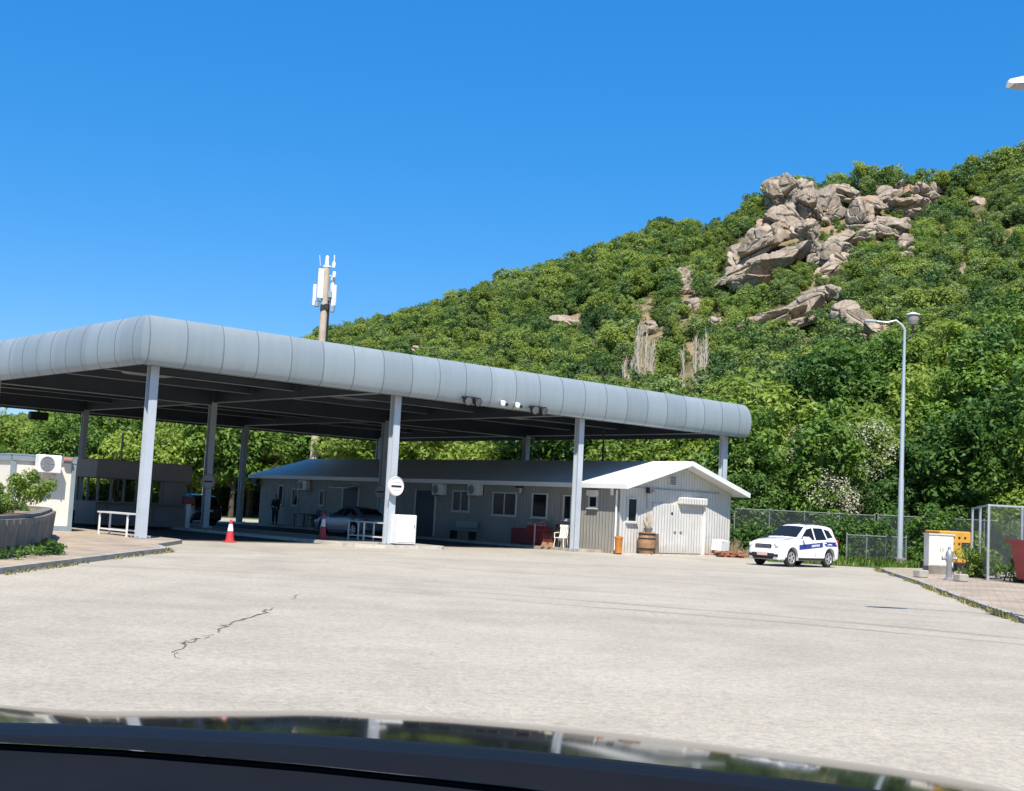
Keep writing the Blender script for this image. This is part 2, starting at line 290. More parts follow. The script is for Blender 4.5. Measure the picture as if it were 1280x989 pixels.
# ---------------------------------------------------------------- mesh builder
class MB:
    def __init__(s): s.v, s.f, s.m = [], [], []
    def add(s, vs, fs, mi=0):
        o = len(s.v); s.v += [tuple(map(float, p)) for p in vs]; s.f += [tuple(i + o for i in f) for f in fs]; s.m += [mi] * len(fs); return s
    def box(s, c, d, rz=0., mi=0, taper=1., rx=0., ry=0., bev=0.):
        hx, hy, hz = d[0] / 2, d[1] / 2, d[2] / 2
        M = Matrix.Rotation(rz, 3, 'Z') @ Matrix.Rotation(ry, 3, 'Y') @ Matrix.Rotation(rx, 3, 'X')
        if bev <= 0:
            pts = [(x * (taper if z > 0 else 1), y * (taper if z > 0 else 1), z) for z in (-hz, hz) for x, y in ((-hx, -hy), (hx, -hy), (hx, hy), (-hx, hy))]
            fs = [(3, 2, 1, 0), (4, 5, 6, 7), (0, 1, 5, 4), (1, 2, 6, 5), (2, 3, 7, 6), (3, 0, 4, 7)]
        else:
            pts = []; r = bev
            for z, k in ((-hz, r), (-hz + r, 0), (hz - r, 0), (hz, r)):
                q = (taper if z > 0 else 1)
                for x, y in ((-hx + r, -hy), (hx - r, -hy), (hx, -hy + r), (hx, hy - r), (hx - r, hy), (-hx + r, hy), (-hx, hy - r), (-hx, -hy + r)):
                    pts.append((x * q * (1 - k / hx * .9), y * q * (1 - k / hy * .9), z))
            fs = [tuple(range(7, -1, -1)), tuple(range(24, 32))]
            for a in range(3):
                for i in range(8): fs.append((a * 8 + i, a * 8 + (i + 1) % 8, a * 8 + 8 + (i + 1) % 8, a * 8 + 8 + i))
        s.add([M @ Vector(p) + Vector(c) for p in pts], fs, mi); return s
    def tube(s, pts, rad, n=10, mi=0, cap=True):
        pts = [Vector(p) for p in pts]; rad = rad if hasattr(rad, '__len__') else [rad] * len(pts)
        vs, fs = [], []; up = None
        for i, p in enumerate(pts):
            t = (pts[min(i + 1, len(pts) - 1)] - pts[max(i - 1, 0)]).normalized()
            if up is None: up = t.orthogonal().normalized()
            a = (up - t * up.dot(t)); a = a.normalized() if a.length > 1e-6 else t.orthogonal().normalized(); up = a; b = t.cross(a)
            for k in range(n):
                w = 2 * PI * k / n; vs.append(p + (a * math.cos(w) + b * math.sin(w)) * rad[i])
        for i in range(len(pts) - 1):
            for k in range(n): fs.append((i * n + k, i * n + (k + 1) % n, i * n + n + (k + 1) % n, i * n + n + k))
        if cap: fs += [tuple(range(n - 1, -1, -1)), tuple(range(len(vs) - n, len(vs)))]
        s.add(vs, fs, mi); return s
    def lathe(s, prof, c=(0, 0, 0), n=16, mi=0, M=None):
        vs, fs = [], []
        for r_, z in prof:
            for k in range(n):
                w = 2 * PI * k / n; p = Vector((r_ * math.cos(w), r_ * math.sin(w), z)); vs.append((M @ p if M else p) + Vector(c))
        for i in range(len(prof) - 1):
            for k in range(n): fs.append((i * n + k, i * n + (k + 1) % n, i * n + n + (k + 1) % n, i * n + n + k))
        fs += [tuple(range(n - 1, -1, -1)), tuple(range(len(vs) - n, len(vs)))]
        s.add(vs, fs, mi); return s
    def prism(s, poly, z0, z1, mi=0, top=1.):
        n = len(poly); cx = sum(p[0] for p in poly) / n; cy = sum(p[1] for p in poly) / n
        vs = [(p[0], p[1], z0) for p in poly] + [(cx + (p[0] - cx) * top, cy + (p[1] - cy) * top, z1) for p in poly]
        s.add(vs, [tuple(range(n - 1, -1, -1)), tuple(range(n, 2 * n))] + [(i, (i + 1) % n, n + (i + 1) % n, n + i) for i in range(n)], mi); return s
    def loft(s, rows, mi=0, closed=False, caps=False):
        n = len(rows[0]); vs = [p for r in rows for p in r]; fs = []
        for i in range(len(rows) - 1):
            for k in range(n if closed else n - 1): fs.append((i * n + k, i * n + (k + 1) % n, (i + 1) * n + (k + 1) % n, (i + 1) * n + k))
        if caps: fs += [tuple(range(n - 1, -1, -1)), tuple(range(len(vs) - n, len(vs)))]
        s.add(vs, fs, mi); return s
    def build(s, name, m, parent=None, smooth=False, loc=None, rz=0.):
        me = bpy.data.meshes.new(name); me.from_pydata(s.v, [], s.f)
        ms = m if isinstance(m, (list, tuple)) else [m]
        for x in ms: me.materials.append(x)
        if len(ms) > 1: me.polygons.foreach_set('material_index', s.m)
        bm = bmesh.new(); bm.from_mesh(me); bmesh.ops.recalc_face_normals(bm, faces=bm.faces); bm.to_mesh(me); bm.free()
        if smooth:
            me.polygons.foreach_set('use_smooth', [True] * len(me.polygons)); me.set_sharp_from_angle(angle=R(38))
        me.update(); o = bpy.data.objects.new(name, me); col.objects.link(o)
        if parent: o.parent = parent
        if loc is not None: o.location = loc; o.rotation_euler.z = rz
        return o
def tag(o, label=None, cat=None, group=None, kind=None):
    if label: o['label'] = label
    if cat: o['category'] = cat
    if group: o['group'] = group
    if kind: o['kind'] = kind
    return o
def thing(name, label, cat, loc=(0, 0, 0), rz=0., group=None):
    o = bpy.data.objects.new(name, None); col.objects.link(o); o.empty_display_size = .3; o.location = tuple(float(x) for x in loc); o.rotation_euler.z = rz
    return tag(o, label, cat, group)
def copy_tree(o, parent=None):
    c = o.copy(); col.objects.link(c)
    if parent: c.parent = parent
    for ch in list(o.children): copy_tree(ch, c)
    return c
def hsh(ix, iy, seed):
    h = (ix.astype(np.int64) * 374761393 + iy.astype(np.int64) * 668265263 + seed * 974711) & 0x7fffffff
    h = ((h ^ (h >> 13)) * 1274126177) & 0x7fffffff
    return ((h ^ (h >> 16)) & 0xffff) / 65535.
def vnoise(x, y, seed=0, oct=4):
    x, y = np.asarray(x, float), np.asarray(y, float); s, a, t = 0., 1., 0.
    for o in range(oct):
        ix, iy = np.floor(x), np.floor(y); fx, fy = x - ix, y - iy; fx = fx * fx * (3 - 2 * fx); fy = fy * fy * (3 - 2 * fy)
        v = (hsh(ix, iy, seed + o) * (1 - fx) + hsh(ix + 1, iy, seed + o) * fx) * (1 - fy) + (hsh(ix, iy + 1, seed + o) * (1 - fx) + hsh(ix + 1, iy + 1, seed + o) * fx) * fy
        s = s + v * a; t += a; a *= .5; x, y = x * 2.03 + 7.1, y * 2.03 + 3.7
    return s / t
def vnoise3(P, seed=0, oct=4):
    return (vnoise(P[:, 0] + P[:, 2] * .37, P[:, 1] - P[:, 2] * .61, seed, oct) + vnoise(P[:, 1] + P[:, 0] * .43, P[:, 2] + P[:, 0] * .29, seed + 50, oct) + vnoise(P[:, 2] - P[:, 1] * .51, P[:, 0] + P[:, 1] * .33, seed + 90, oct)) / 3

# ---------------------------------------------------------------- the ground
def sheet(name, poly, z, m, kind='structure'):
    b = MB(); n = len(poly); b.add([(p[0], p[1], z) for p in poly], [tuple(range(n))]); return tag(b.build(name, m), kind=kind)
sheet('ground', [(-2500, -400), (2500, -400), (2500, 3000), (-2500, 3000)], -.012, M_grassg)
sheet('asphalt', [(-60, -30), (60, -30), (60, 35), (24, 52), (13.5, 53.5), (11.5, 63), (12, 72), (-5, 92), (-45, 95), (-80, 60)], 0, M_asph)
# cracks in the asphalt
def crack(pxs, wid, seed):
    r = random.Random(seed); pts = []
    base = [G(*p)[:2] for p in pxs]
    for i in range(len(base) - 1):
        for k in range(9):
            t = k / 9; p = base[i] * (1 - t) + base[i + 1] * t; pts.append(p + np.array([r.uniform(-.06, .06), r.uniform(-.16, .16)]))
    b = MB(); L = []; Rr = []
    for i, p in enumerate(pts):
        t = pts[min(i + 1, len(pts) - 1)] - pts[max(i - 1, 0)]; t = t / (np.linalg.norm(t) + 1e-9); nn = np.array([-t[1], t[0]]); w = wid * r.uniform(.25, 1.) * math.sin(PI * (i + .6) / (len(pts) + .2)) ** .4
        L.append((*(p + nn * w), .004)); Rr.append((*(p - nn * w), .004))
    b.loft([L, Rr]); return b
M_crack = mat('crack_tar', (.15, .135, .11), .95, noise=.4, nscale=8.)
b = crack([(344, 760), (318, 770), (285, 780), (262, 794)], .03, 3)
for q in ([(262, 794), (245, 800), (226, 806), (222, 826)],): b2 = crack(q, .016, 5); b.add(b2.v, b2.f)
for q in ([(372, 743), (366, 750)],): b2 = crack(q, .012, 6); b.add(b2.v, b2.f)
tag(b.build('asphalt_crack', M_crack), kind='structure')

def kerbed(name, poly, h, wid=.16, kmat=M_kerb, tmat=M_pave, z0=-.05):
    """raised area: kerb stones round its edge, paved surface inside, slightly lower than the stones"""
    n = len(poly); P = [Vector((p[0], p[1])) for p in poly]; area = sum(P[i].x * P[(i + 1) % n].y - P[(i + 1) % n].x * P[i].y for i in range(n))
    if area < 0: P.reverse()
    inn = []
    for i in range(n):
        a = (P[i] - P[i - 1]).normalized(); c = (P[(i + 1) % n] - P[i]).normalized(); na = Vector((-a.y, a.x)); nc = Vector((-c.y, c.x)); bis = (na + nc).normalized(); inn.append(P[i] + bis * (wid / max(.35, bis.dot(na))))
    b = MB()
    for i in range(n):
        j = (i + 1) % n; p, q, r_, s_ = P[i], P[j], inn[j], inn[i]
        b.add([(p.x, p.y, z0), (q.x, q.y, z0), (q.x, q.y, h), (p.x, p.y, h), (r_.x, r_.y, h), (s_.x, s_.y, h), (r_.x, r_.y, z0), (s_.x, s_.y, z0)], [(0, 1, 2, 3), (3, 2, 4, 5), (5, 4, 6, 7)])
    o = tag(b.build(name + '_kerb', kmat), kind='structure')
    t = MB(); t.add([(p.x, p.y, h - .012) for p in inn], [tuple(range(n))]); tag(t.build(name, tmat), kind='structure')
kerbed('pavement', [(-9.0, 12), (-9.12, 23), (-9.2, 27.5), (-9.3, 32.8), (-9.25, 34.6), (-9.5, 35.6), (-10.2, 37.2), UV(1.1, -.75)[:2], UV(1.35, 0)[:2], UV(1.35, 31)[:2], UV(-12, 31)[:2], (-34, 40), (-34, 12)], .12)
M_isl = mat('island_concrete', (.40, .36, .30), .9, noise=.4, nscale=1.2)
def rrect(u0, u1, v0, v1, r=.8):
    q = []
    for cx, cy, a0 in ((u1 - r, v0 + r, -90), (u1 - r, v1 - r, 0), (u0 + r, v1 - r, 90), (u0 + r, v0 + r, 180)):
        for k in range(5): a = R(a0 + k * 22.5); q.append(UV(cx + r * math.cos(a), cy + r * math.sin(a))[:2])
    return q
kerbed('traffic_island', rrect(8.3, 12.3, -1.1, 27), .12, .2, M_kerbw, M_isl)
kerbed('walkway', rrect(19.9, 21.3, -.6, 28, .3), .12, .15, M_kerb, M_isl)
kerbed('apron', rrect(20.9, 29.6, -2.3, -1.2, .25), .06, .12, M_kerbw, M_isl)
kerbed('pavement_right', [(8.6, 15), (9.82, 23.84), (11.09, 30.7), (12.74, 38.7), (14.3, 47.2), (14.7, 49.4), (15.1, 50.5), (16.0, 51.6), (17.4, 52.6), (30, 53), (36, 15)], .10, .18)

# ---------------------------------------------------------------- hillside
SKY = [(-700, 540), (-200, 530), (0, 520), (200, 480), (300, 452), (370, 425), (420, 408), (500, 394), (560, 378), (620, 350), (700, 332), (760, 306), (820, 281), (900, 280), (930, 264), (960, 250), (1000, 232), (1080, 222), (1150, 226), (1200, 224), (1230, 216), (1280, 204), (1400, 180), (1700, 150), (2200, 150)]
_t, _e = [], []
for x, y in SKY:
    d = ray(x, y); _t.append(d[0] / d[1]); _e.append(d[2] / math.hypot(d[0], d[1]) * math.hypot(d[0] / d[1], 1))
_t, _e = np.array(_t), np.array(_e)
def base_d(t): return np.interp(t, [-1, -.35, -.1, .12, .25, .4, 1.2], [118, 116, 108, 90, 74, 64, 60])
def crest_d(t): return np.interp(t, [-1, -.4, -.15, .05, .2, .4, 1.2], [150, 165, 205, 200, 180, 165, 150])
def terr(X, Y):
    X, Y = np.asarray(X, float), np.asarray(Y, float); Ys = np.maximum(Y, 1.); t = X / Ys
    e = np.interp(t, _t, _e); d0, d1 = base_d(t), crest_d(t)
    zc = CAMZ + e * d1 - 1.6 - np.clip((.05 - t) * 6, 0, 2.0)
    s = (Ys - d0) / (d1 - d0)
    z = np.where(s < 1, zc * np.clip(s, -.02, 1) ** 1.06 if False else zc * (np.clip(s, 0, 1) * .9 + .1 * np.clip(s, 0, 1) ** 2), zc + (zc * .10) * np.minimum(s - 1, .02) - np.maximum(s - 1.03, 0) * zc * .55)
    z = z + np.clip(s, 0, 1) * (1 - np.clip((s - .8) / .2, 0, 1) * .75) * ((vnoise(X / 17, Y / 17, 3) - .5) * 7 + (vnoise(X / 5, Y / 5, 9) - .5) * 2.2)
    return np.where(s < 0, -.6 + s * 2, np.maximum(z, -60) - .15)
ts = np.linspace(-1.1, 1.1, 300); ss = np.concatenate([np.linspace(-.05, 1.12, 170), np.linspace(1.15, 2.6, 14)])
TT, SS = np.meshgrid(ts, ss); YY = base_d(TT) + SS * (crest_d(TT) - base_d(TT)); XX = TT * YY; ZZ = terr(XX, YY)
b = MB(); nr, nc = TT.shape
b.v = [tuple(p) for p in np.stack([XX, YY, ZZ], -1).reshape(-1, 3)]
b.f = [(i * nc + j, i * nc + j + 1, i * nc + nc + j + 1, i * nc + nc + j) for i in range(nr - 1) for j in range(nc - 1)]; b.m = [0] * len(b.f)
tag(b.build('hillside', M_soil, smooth=False), kind='structure')
def hill(px, py):
    d = ray(px, py); Y = np.arange(60, 260, .4); P = cC + d * (Y / d[1])[:, None]; hit = np.nonzero(P[:, 2] < terr(P[:, 0], P[:, 1]))[0]
    i = hit[0] if len(hit) else len(Y) - 1
    if not len(hit):
        return None
    return P[i]

# ---------------------------------------------------------------- rocks
_ico = {}
def ico(n):
    if n not in _ico:
        bm = bmesh.new(); bmesh.ops.create_icosphere(bm, subdivisions=n, radius=1.); _ico[n] = (np.array([v.co[:] for v in bm.verts]), [tuple(v.index for v in f.verts) for f in bm.faces]); bm.free()
    return _ico[n]
def cells(q, seed):
    """nearest-cell noise: (random value of the cell, distance to the cell border)"""
    iq = np.floor(q); b1 = np.full(len(q), 9.); b2 = np.full(len(q), 9.); val = np.zeros(len(q))
    for dx in (-1, 0, 1):
        for dy in (-1, 0, 1):
            for dz in (-1, 0, 1):
                c = iq + np.array([dx, dy, dz]); h1 = hsh(c[:, 0] + c[:, 2] * 57, c[:, 1] - c[:, 2] * 31, seed); h2 = hsh(c[:, 0] + c[:, 2] * 57, c[:, 1] - c[:, 2] * 31, seed + 11); h3 = hsh(c[:, 0] + c[:, 2] * 57, c[:, 1] - c[:, 2] * 31, seed + 23)
                d = np.sqrt((c[:, 0] + h1 - q[:, 0]) ** 2 + (c[:, 1] + h2 - q[:, 1]) ** 2 + (c[:, 2] + h3 - q[:, 2]) ** 2); m = d < b1
                b2 = np.where(m, b1, np.minimum(b2, d)); val = np.where(m, h1, val); b1 = np.where(m, d, b1)
    return val, b2 - b1
def rock_block(b, c, size, roll=0., seed=1, n=5, planes=10, rough=1., sharp=.0):
    g = np.random.default_rng(seed); d, fs = ico(n); nn = g.normal(size=(planes, 3)); nn /= np.linalg.norm(nn, axis=1)[:, None]; h = g.uniform(.58, .97, planes)
    dots = np.maximum(d @ nn.T, 1e-3); r = np.min(np.where(dots > .12, h / dots, 9), axis=1); r = np.minimum(r, 1.25)
    P = d * r[:, None] * np.array(size)
    M = np.array(Matrix.Rotation(roll, 3, 'Y')) @ np.array(Matrix.Rotation(g.uniform(-.5, .5), 3, 'Z'))
    q = P / 2.4
    w_ = q + (np.stack([vnoise3(q * 1.5, seed + 2, 3), vnoise3(q * 1.5 + 9, seed + 3, 3), vnoise3(q * 1.5 - 9, seed + 5, 3)], 1) - .5) * .5
    va_, ea = cells(w_ * np.array([.42, .6, .95]), seed); vb_, eb = cells(w_ * np.array([1.1, 1.3, 2.2]) + 5, seed + 31)     # beds and joints: blocky steps with cracks between
    cr = -np.exp(-(ea / .05) ** 2) * .75 - np.exp(-(eb / .06) ** 2) * .22
    st = 0.
    dn = (va_ - .5) * 1.5 + (vb_ - .5) * .42 + (vnoise3(q * .8, seed + 7, 2) - .5) * .7 + (vnoise3(q * 4., seed + 9, 4) - .5) * .4
    P = P + d * ((dn + cr + st) * rough * min(1., min(size) / 2.2))[:, None]
    P = P @ M.T + np.array(c); b.add(P, fs)
RB = []                                                     # where rock shows, so that scrub leaves it free
def hill2(px, py):
    """terrain under a pixel, or the ridge itself where the pixel looks past it"""
    p = hill(px, py)
    if p is not None: return p, 0.
    d = ray(px, py); t = d[0] / d[1]; Y = float(crest_d(t)); q = D(px, py, Y); return q, 1.
def outcrop(name, label, blocks, fwd=0., n=5, cat='rock outcrop', group=None, clamp=None):
    """blocks: (px, py, half width px, half height px, depth factor, roll deg, extra forward m, seed)"""
    b = MB(); base = None
    for (px, py, hw, hh, kd, roll, f, sd) in blocks:
        p, past = hill2(px, py)
        Y = p[1] - (fwd + f) * (1 - past * .8); k = Y / FPX; c = D(px, py, Y)
        if clamp:
            if base is not None: Y = min(max(Y, base[1] - clamp), base[1] + clamp); k = Y / FPX; c = D(px, py, Y)
        if past: zt = float(terr(c[0], Y)) + hh * k * .35; c[2] = min(c[2], zt)
        if base is None: base = c
        RB.append((px, py, hw, hh))
        rock_block(b, c - base, (hw * k, max(hw, hh) * kd * k, hh * k), R(roll), sd, n)
    o = b.build(name, M_rock, loc=tuple(base)); o.data.polygons.foreach_set('use_smooth', [True] * len(o.data.polygons)); o.data.set_sharp_from_angle(angle=R(20)); return tag(o, label, cat, group)
def inpoly(x, y, poly):
    c = False; n = len(poly)
    for i in range(n):
        (x0, y0), (x1, y1) = poly[i], poly[(i + 1) % n]
        if (y0 > y) != (y1 > y) and x < (x1 - x0) * (y - y0) / (y1 - y0) + x0: c = not c
    return c
def fill(poly, step, rmin, rmax, dip, seed, f0=.6, f1=2.2, holes=()):
    """rock blocks of uneven size packed over an outline, lying along the dip of the beds"""
    r = random.Random(seed); out = []; xs_ = [p[0] for p in poly]; ys_ = [p[1] for p in poly]; y = min(ys_); row = 0
    while y < max(ys_):
        x = min(xs_) + (row % 2) * step / 2
        while x < max(xs_):
            qx, qy = x + r.uniform(-.35, .35) * step, y + r.uniform(-.35, .35) * step
            if inpoly(qx, qy, poly) and not any(((qx - a) / w) ** 2 + ((qy - c) / h) ** 2 < 1 for a, c, w, h in holes):
                big = r.random() < .3; hw = r.uniform(rmin, rmax) * (1.35 if big else 1.); out.append((qx, qy, hw, hw * r.uniform(.5, .95), r.uniform(.8, 1.1), dip + r.uniform(-22, 22), r.uniform(f0, f1), seed * 100 + len(out)))
            x += step
        y += step * .82; row += 1
    return out
PA = [(971.5, 226), (1007.6, 229), (1029, 257), (1032, 288), (1024, 300), (1001, 301), (991, 314.5), (1006, 327.6), (984.7, 341), (968, 357), (942, 365), (929, 354), (914, 344), (916, 321), (930.5, 301), (948.6, 285), (946, 254)]
PB = [(1037, 242), (1057, 231), (1073, 246), (1094.6, 252), (1096, 265), (1119, 275), (1128, 293), (1114, 306), (1089.7, 297), (1070, 295), (1057, 304), (1037, 292)]
PG = [(1096, 219), (1116, 222.6), (1139, 229), (1168, 229), (1170, 258.7), (1155, 273.5), (1139, 268.6), (1122.5, 258.7), (1104, 249)]
PE = [(934, 406), (971.5, 386.7), (1001, 373.6), (1017.5, 350.6), (1044, 357), (1053.6, 367), (1044, 383), (1017, 403), (968, 416)]
PF = [(1047, 390), (1063, 382), (1090, 396.5), (1106, 410), (1096, 422), (1067, 420), (1050, 410)]
outcrop('rock_outcrop', 'tall slabby main cliff of beige rock on the hilltop, its foot sweeping down left', [
    (986, 250, 27, 30, .8, 10, 2.0, 11), (963, 252, 16, 25, .8, 14, 2.2, 12), (1010, 274, 22, 42, .8, -8, 2.6, 13), (984, 288, 27, 38, .8, 32, 2.6, 14), (952, 312, 48, 21, .7, -40, 3.4, 15), (938, 338, 40, 15, .7, -33, 3.8, 16),
    (974, 328, 44, 13, .8, -30, 3.0, 17), (928, 326, 15, 28, .8, 18, 3.0, 18), (946, 349, 28, 14, 1.1, -18, 2.8, 19), (1012, 302, 18, 22, 1., 0, 2.0, 20), (985, 234, 17, 12, .8, -12, 1.6, 21)], fwd=.8, n=6)
outcrop('rock_outcrop', 'lumpy beige cliff with a dark hollow, right of the tall slabby cliff', [
    (1054, 247, 22, 14, .9, 10, 3.6, 31), (1036, 268, 14, 30, .8, -5, 3.0, 32), (1076, 273, 13, 27, .9, -6, 3.4, 33), (1056, 276, 15, 13, .4, 0, -2.5, 34), (1087, 261, 18, 17, .8, 15, 2.4, 35), (1105, 286, 25, 22, .8, 22, 2.4, 36), (1121, 291, 14, 19, .8, 0, 1.8, 37), (1060, 302, 32, 9, .9, -16, 3.0, 38), (1090, 292, 17, 14, .8, 0, 2.0, 39)], fwd=.8, n=6)
outcrop('boulder', 'rounded beige boulder at the lower right end of the lumpy cliff', [(1137, 312, 16, 15, .9, 0, 1.6, 45), (1130, 305, 13, 11, 1., 0, 1.4, 46), (1139, 320, 13, 11, 1., 0, 1.3, 47)], fwd=1.0, cat='boulder')
outcrop('boulder', 'overhanging grey-topped boulder with orange rock underneath, centre of the crag', [(1042, 319, 27, 17, .9, -6, 3.2, 51), (1024, 316, 13, 14, .9, 0, 2.8, 52), (1056, 328, 14, 13, .9, 0, 2.4, 53), (1038, 340, 22, 14, .8, -20, .6, 54), (1030, 349, 18, 11, .9, -25, 1.0, 55)], fwd=.8, n=6, clamp=2.5, cat='boulder')
outcrop('rock_ledge', 'sloping bare rock ledge below the overhanging boulder, rising to the right', [(1020, 374, 40, 15, .8, -24, 2.4, 61), (985, 394, 40, 14, .8, -20, 2.8, 62), (957, 406, 27, 10, .8, -12, 2.6, 63), (1042, 370, 17, 13, .9, 8, 2.2, 64), (1002, 405, 32, 10, .8, -18, 2.6, 65)], fwd=.8, n=6)
outcrop('rock_ledge', 'jutting rock ledge just left of the street lamp arm with a dark underside', [(1072, 402, 31, 15, .9, 22, 3.2, 71), (1093, 412, 20, 10, .9, 15, 3.4, 72), (1058, 396, 15, 14, .9, 0, 2.8, 73), (1080, 424, 20, 6, .6, 6, .8, 74)], fwd=.8, n=6)
outcrop('rock_outcrop', 'grey blocky crag with rounded boulders on top, upper right by the skyline', [(1104, 226, 12, 8, .9, 0, 2.4, 81), (1121, 224, 10, 7, .9, 0, 2.4, 82), (1130, 240, 23, 11, .8, 5, 2.8, 83), (1112, 247, 16, 13, .8, 0, 2.4, 84), (1151, 249, 18, 22, .8, 0, 2.4, 85), (1164, 246, 11, 20, .8, 6, 2.0, 86), (1128, 258, 25, 10, .8, -15, 2.2, 87), (1150, 267, 20, 10, .8, -10, 1.6, 88)], fwd=.6, n=6)
outcrop('rock_outcrop', 'low bare rocks breaking the skyline above the grey blocky crag', [(1156, 217, 12, 7, .9, 0, 1.0, 91), (1170, 219, 14, 7, .9, 8, 1.0, 92), (1145, 216, 9, 6, .9, 0, .6, 93)], fwd=.3)
for px, py, hw, hh, sd, lb in ((857, 345, 15, 14, 101, 'beige rock pile amid scrub left of the big crag'), (860, 362, 12, 12, 102, 'pale rock slide just below the beige rock pile'), (868, 384, 10, 13, 103, 'lower pale rock slide above the right dead tree'),
        (711, 404, 20, 8, 104, 'flat broad rock ledge in scrub above the canopy middle'), (748, 428, 9, 13, 105, 'upright grey boulder left of the tall dead trees'), (576, 445, 10, 6, 106, 'low boulder peeping over the canopy edge near the mast side'), (653, 450, 9, 9, 107, 'pale boulder just above the canopy edge under the flat ledge'), (752, 470, 15, 8, 108, 'low broken rock right above the canopy below the upright boulder'),
        (637, 351, 8, 5, 109, 'small pale rock high on the left skyline slope'), (896, 402, 10, 9, 110, 'pale rock patch left of the sloping ledge'), (1200, 340, 8, 16, 111, 'narrow reddish rock streak on the right slope'), (1222, 252, 12, 6, 112, 'reddish bare rock near the right skyline'), (812, 412, 10, 8, 113, 'rock behind the top of the tall dead trees'), (520, 438, 9, 5, 114, 'flat low stone above the canopy left of the low boulder')):
    outcrop('hill_boulder', lb, [(px, py, hw, hh, .9, 10, 1.2, sd), (px + hw * .45, py + hh * .3, hw * .8, hh * .75, 1., -15, 1.1, sd + 300), (px - hw * .45, py + hh * .35, hw * .75, hh * .7, 1., 15, 1.1, sd + 600)], n=4, cat='boulder', group='boulders on the wooded hillside', clamp=1.0)

# ---------------------------------------------------------------- foliage
def leaf_cloud(g, centres, radii, per, size, squash=.85, updown=.35):
    """numpy arrays of folded leaf quads spread over the outside of many clumps"""
    n = len(centres) * per; ci = np.repeat(np.arange(len(centres)), per)
    d = g.normal(size=(n, 3)); d[:, 2] = d[:, 2] * .9 + updown; d /= np.linalg.norm(d, axis=1)[:, None]
    rr = radii[ci] * g.uniform(.72, 1.08, n); P = centres[ci] + d * rr[:, None] * np.array([1, 1, squash])
    nn = d + g.normal(size=(n, 3)) * .42 + np.array([0, 0, .6]); nn /= np.linalg.norm(nn, axis=1)[:, None]
    a = np.cross(nn, g.normal(size=(n, 3))); a /= np.linalg.norm(a, axis=1)[:, None] + 1e-9; bb = np.cross(nn, a)
    L = size * g.uniform(.6, 1.35, n); W = L * g.uniform(.38, .6, n)
    a = a * L[:, None]; bb = bb * W[:, None]
    V = np.stack([P - a, P + bb * .9 - nn * (L * .12)[:, None], P + a - nn * (L * .18)[:, None], P - bb * .9 - nn * (L * .12)[:, None]], 1).reshape(-1, 3)
    ct = g.uniform(0, 1, len(centres)); tint = np.clip(ct[ci] * .55 + g.uniform(0, 1, n) * .45, 0, 1)
    return V, tint
def mesh_from_quads(name, V, tint, m):
    n = len(V) // 4; me = bpy.data.meshes.new(name); me.vertices.add(len(V)); me.vertices.foreach_set('co', V.astype(np.float32).ravel())
    me.loops.add(n * 4); me.loops.foreach_set('vertex_index', np.arange(n * 4, dtype=np.int32)); me.polygons.add(n); me.polygons.foreach_set('loop_start', np.arange(0, n * 4, 4, dtype=np.int32))
    try: me.polygons.foreach_set('loop_total', np.full(n, 4, np.int32))
    except Exception: pass
    at = me.attributes.new('tint', 'FLOAT', 'FACE'); at.data.foreach_set('value', tint.astype(np.float32)); me.materials.append(m); me.update(calc_edges=True); return me
def crown_clumps(g, nc, rx, rz, zc, lobes=5):
    """clump centres over a crown of several uneven lobes"""
    lc = np.stack([g.normal(size=lobes) * rx * .42, g.normal(size=lobes) * rx * .42, zc + g.uniform(-.55, .6, lobes) * rz], 1); lr = g.uniform(.45, .72, lobes)
    k = g.integers(0, lobes, nc); d = g.normal(size=(nc, 3)); d /= np.linalg.norm(d, axis=1)[:, None]
    return lc[k] + d * (lr[k] * g.uniform(.66, 1.0, nc))[:, None] * np.array([rx, rx, rz * .8])
def trunk_mb(g, H, r, tips, lean=.0):
    b = MB(); top = Vector((g.normal() * .3, g.normal() * .3, H)); b.tube([(0, 0, -.4), (0, 0, H * .3), tuple(top * .65), tuple(top)], [r * 1.25, r, r * .7, r * .35], 8)
    for t in tips:
        s0 = top * g.uniform(.35, .9); mid = (s0 + Vector(t)) / 2 + Vector((0, 0, -.25)); b.tube([s0, mid, t], [r * .42, r * .28, r * .1], 6)
    return b
def make_tree_meshes(seed, H, rx, rz, nc, per, leaf, cr, m, trunk_r=.16):
    g = np.random.default_rng(seed); c = crown_clumps(g, nc, rx, rz, H - rz); rad = g.uniform(.6, 1.3, nc) * cr
    c[:, 2] = np.maximum(c[:, 2], .35); V, t = leaf_cloud(g, c, rad, per, leaf); me = mesh_from_quads('tree_crown', V, t, m)
    tr = trunk_mb(g, H - rz * 1.0, trunk_r, [tuple(x) for x in c[g.integers(0, nc, 7)]]); return me, tr
def proto_tree(name, kind_part, seed, H, rx, rz, nc, per, leaf, cr, m, trunk_r=.16):
    me, tr = make_tree_meshes(seed, H, rx, rz, nc, per, leaf, cr, m, trunk_r)
    root = bpy.data.objects.new(name, None); root.empty_display_size = .3
    cr_o = bpy.data.objects.new('crown', me); tme = bpy.data.meshes.new('trunk'); tme.from_pydata(tr.v, [], tr.f); tme.materials.append(M_bark); tme.update(); to = bpy.data.objects.new('trunk', tme)
    return root, cr_o, to
PROTO = {}
for i in range(5): PROTO['mid', i] = proto_tree('leafy_tree', '', 100 + i, 8.5, 3.1, 3.6, 150, 55, .17, .62, [LF_A, LF_A, LF_C, LF_A, LF_B][i])
for i in range(4): PROTO['yel', i] = proto_tree('leafy_tree', '', 140 + i, 8.0, 3.2, 3.3, 130, 50, .18, .66, [LF_B, LF_B, LF_A, LF_B][i])
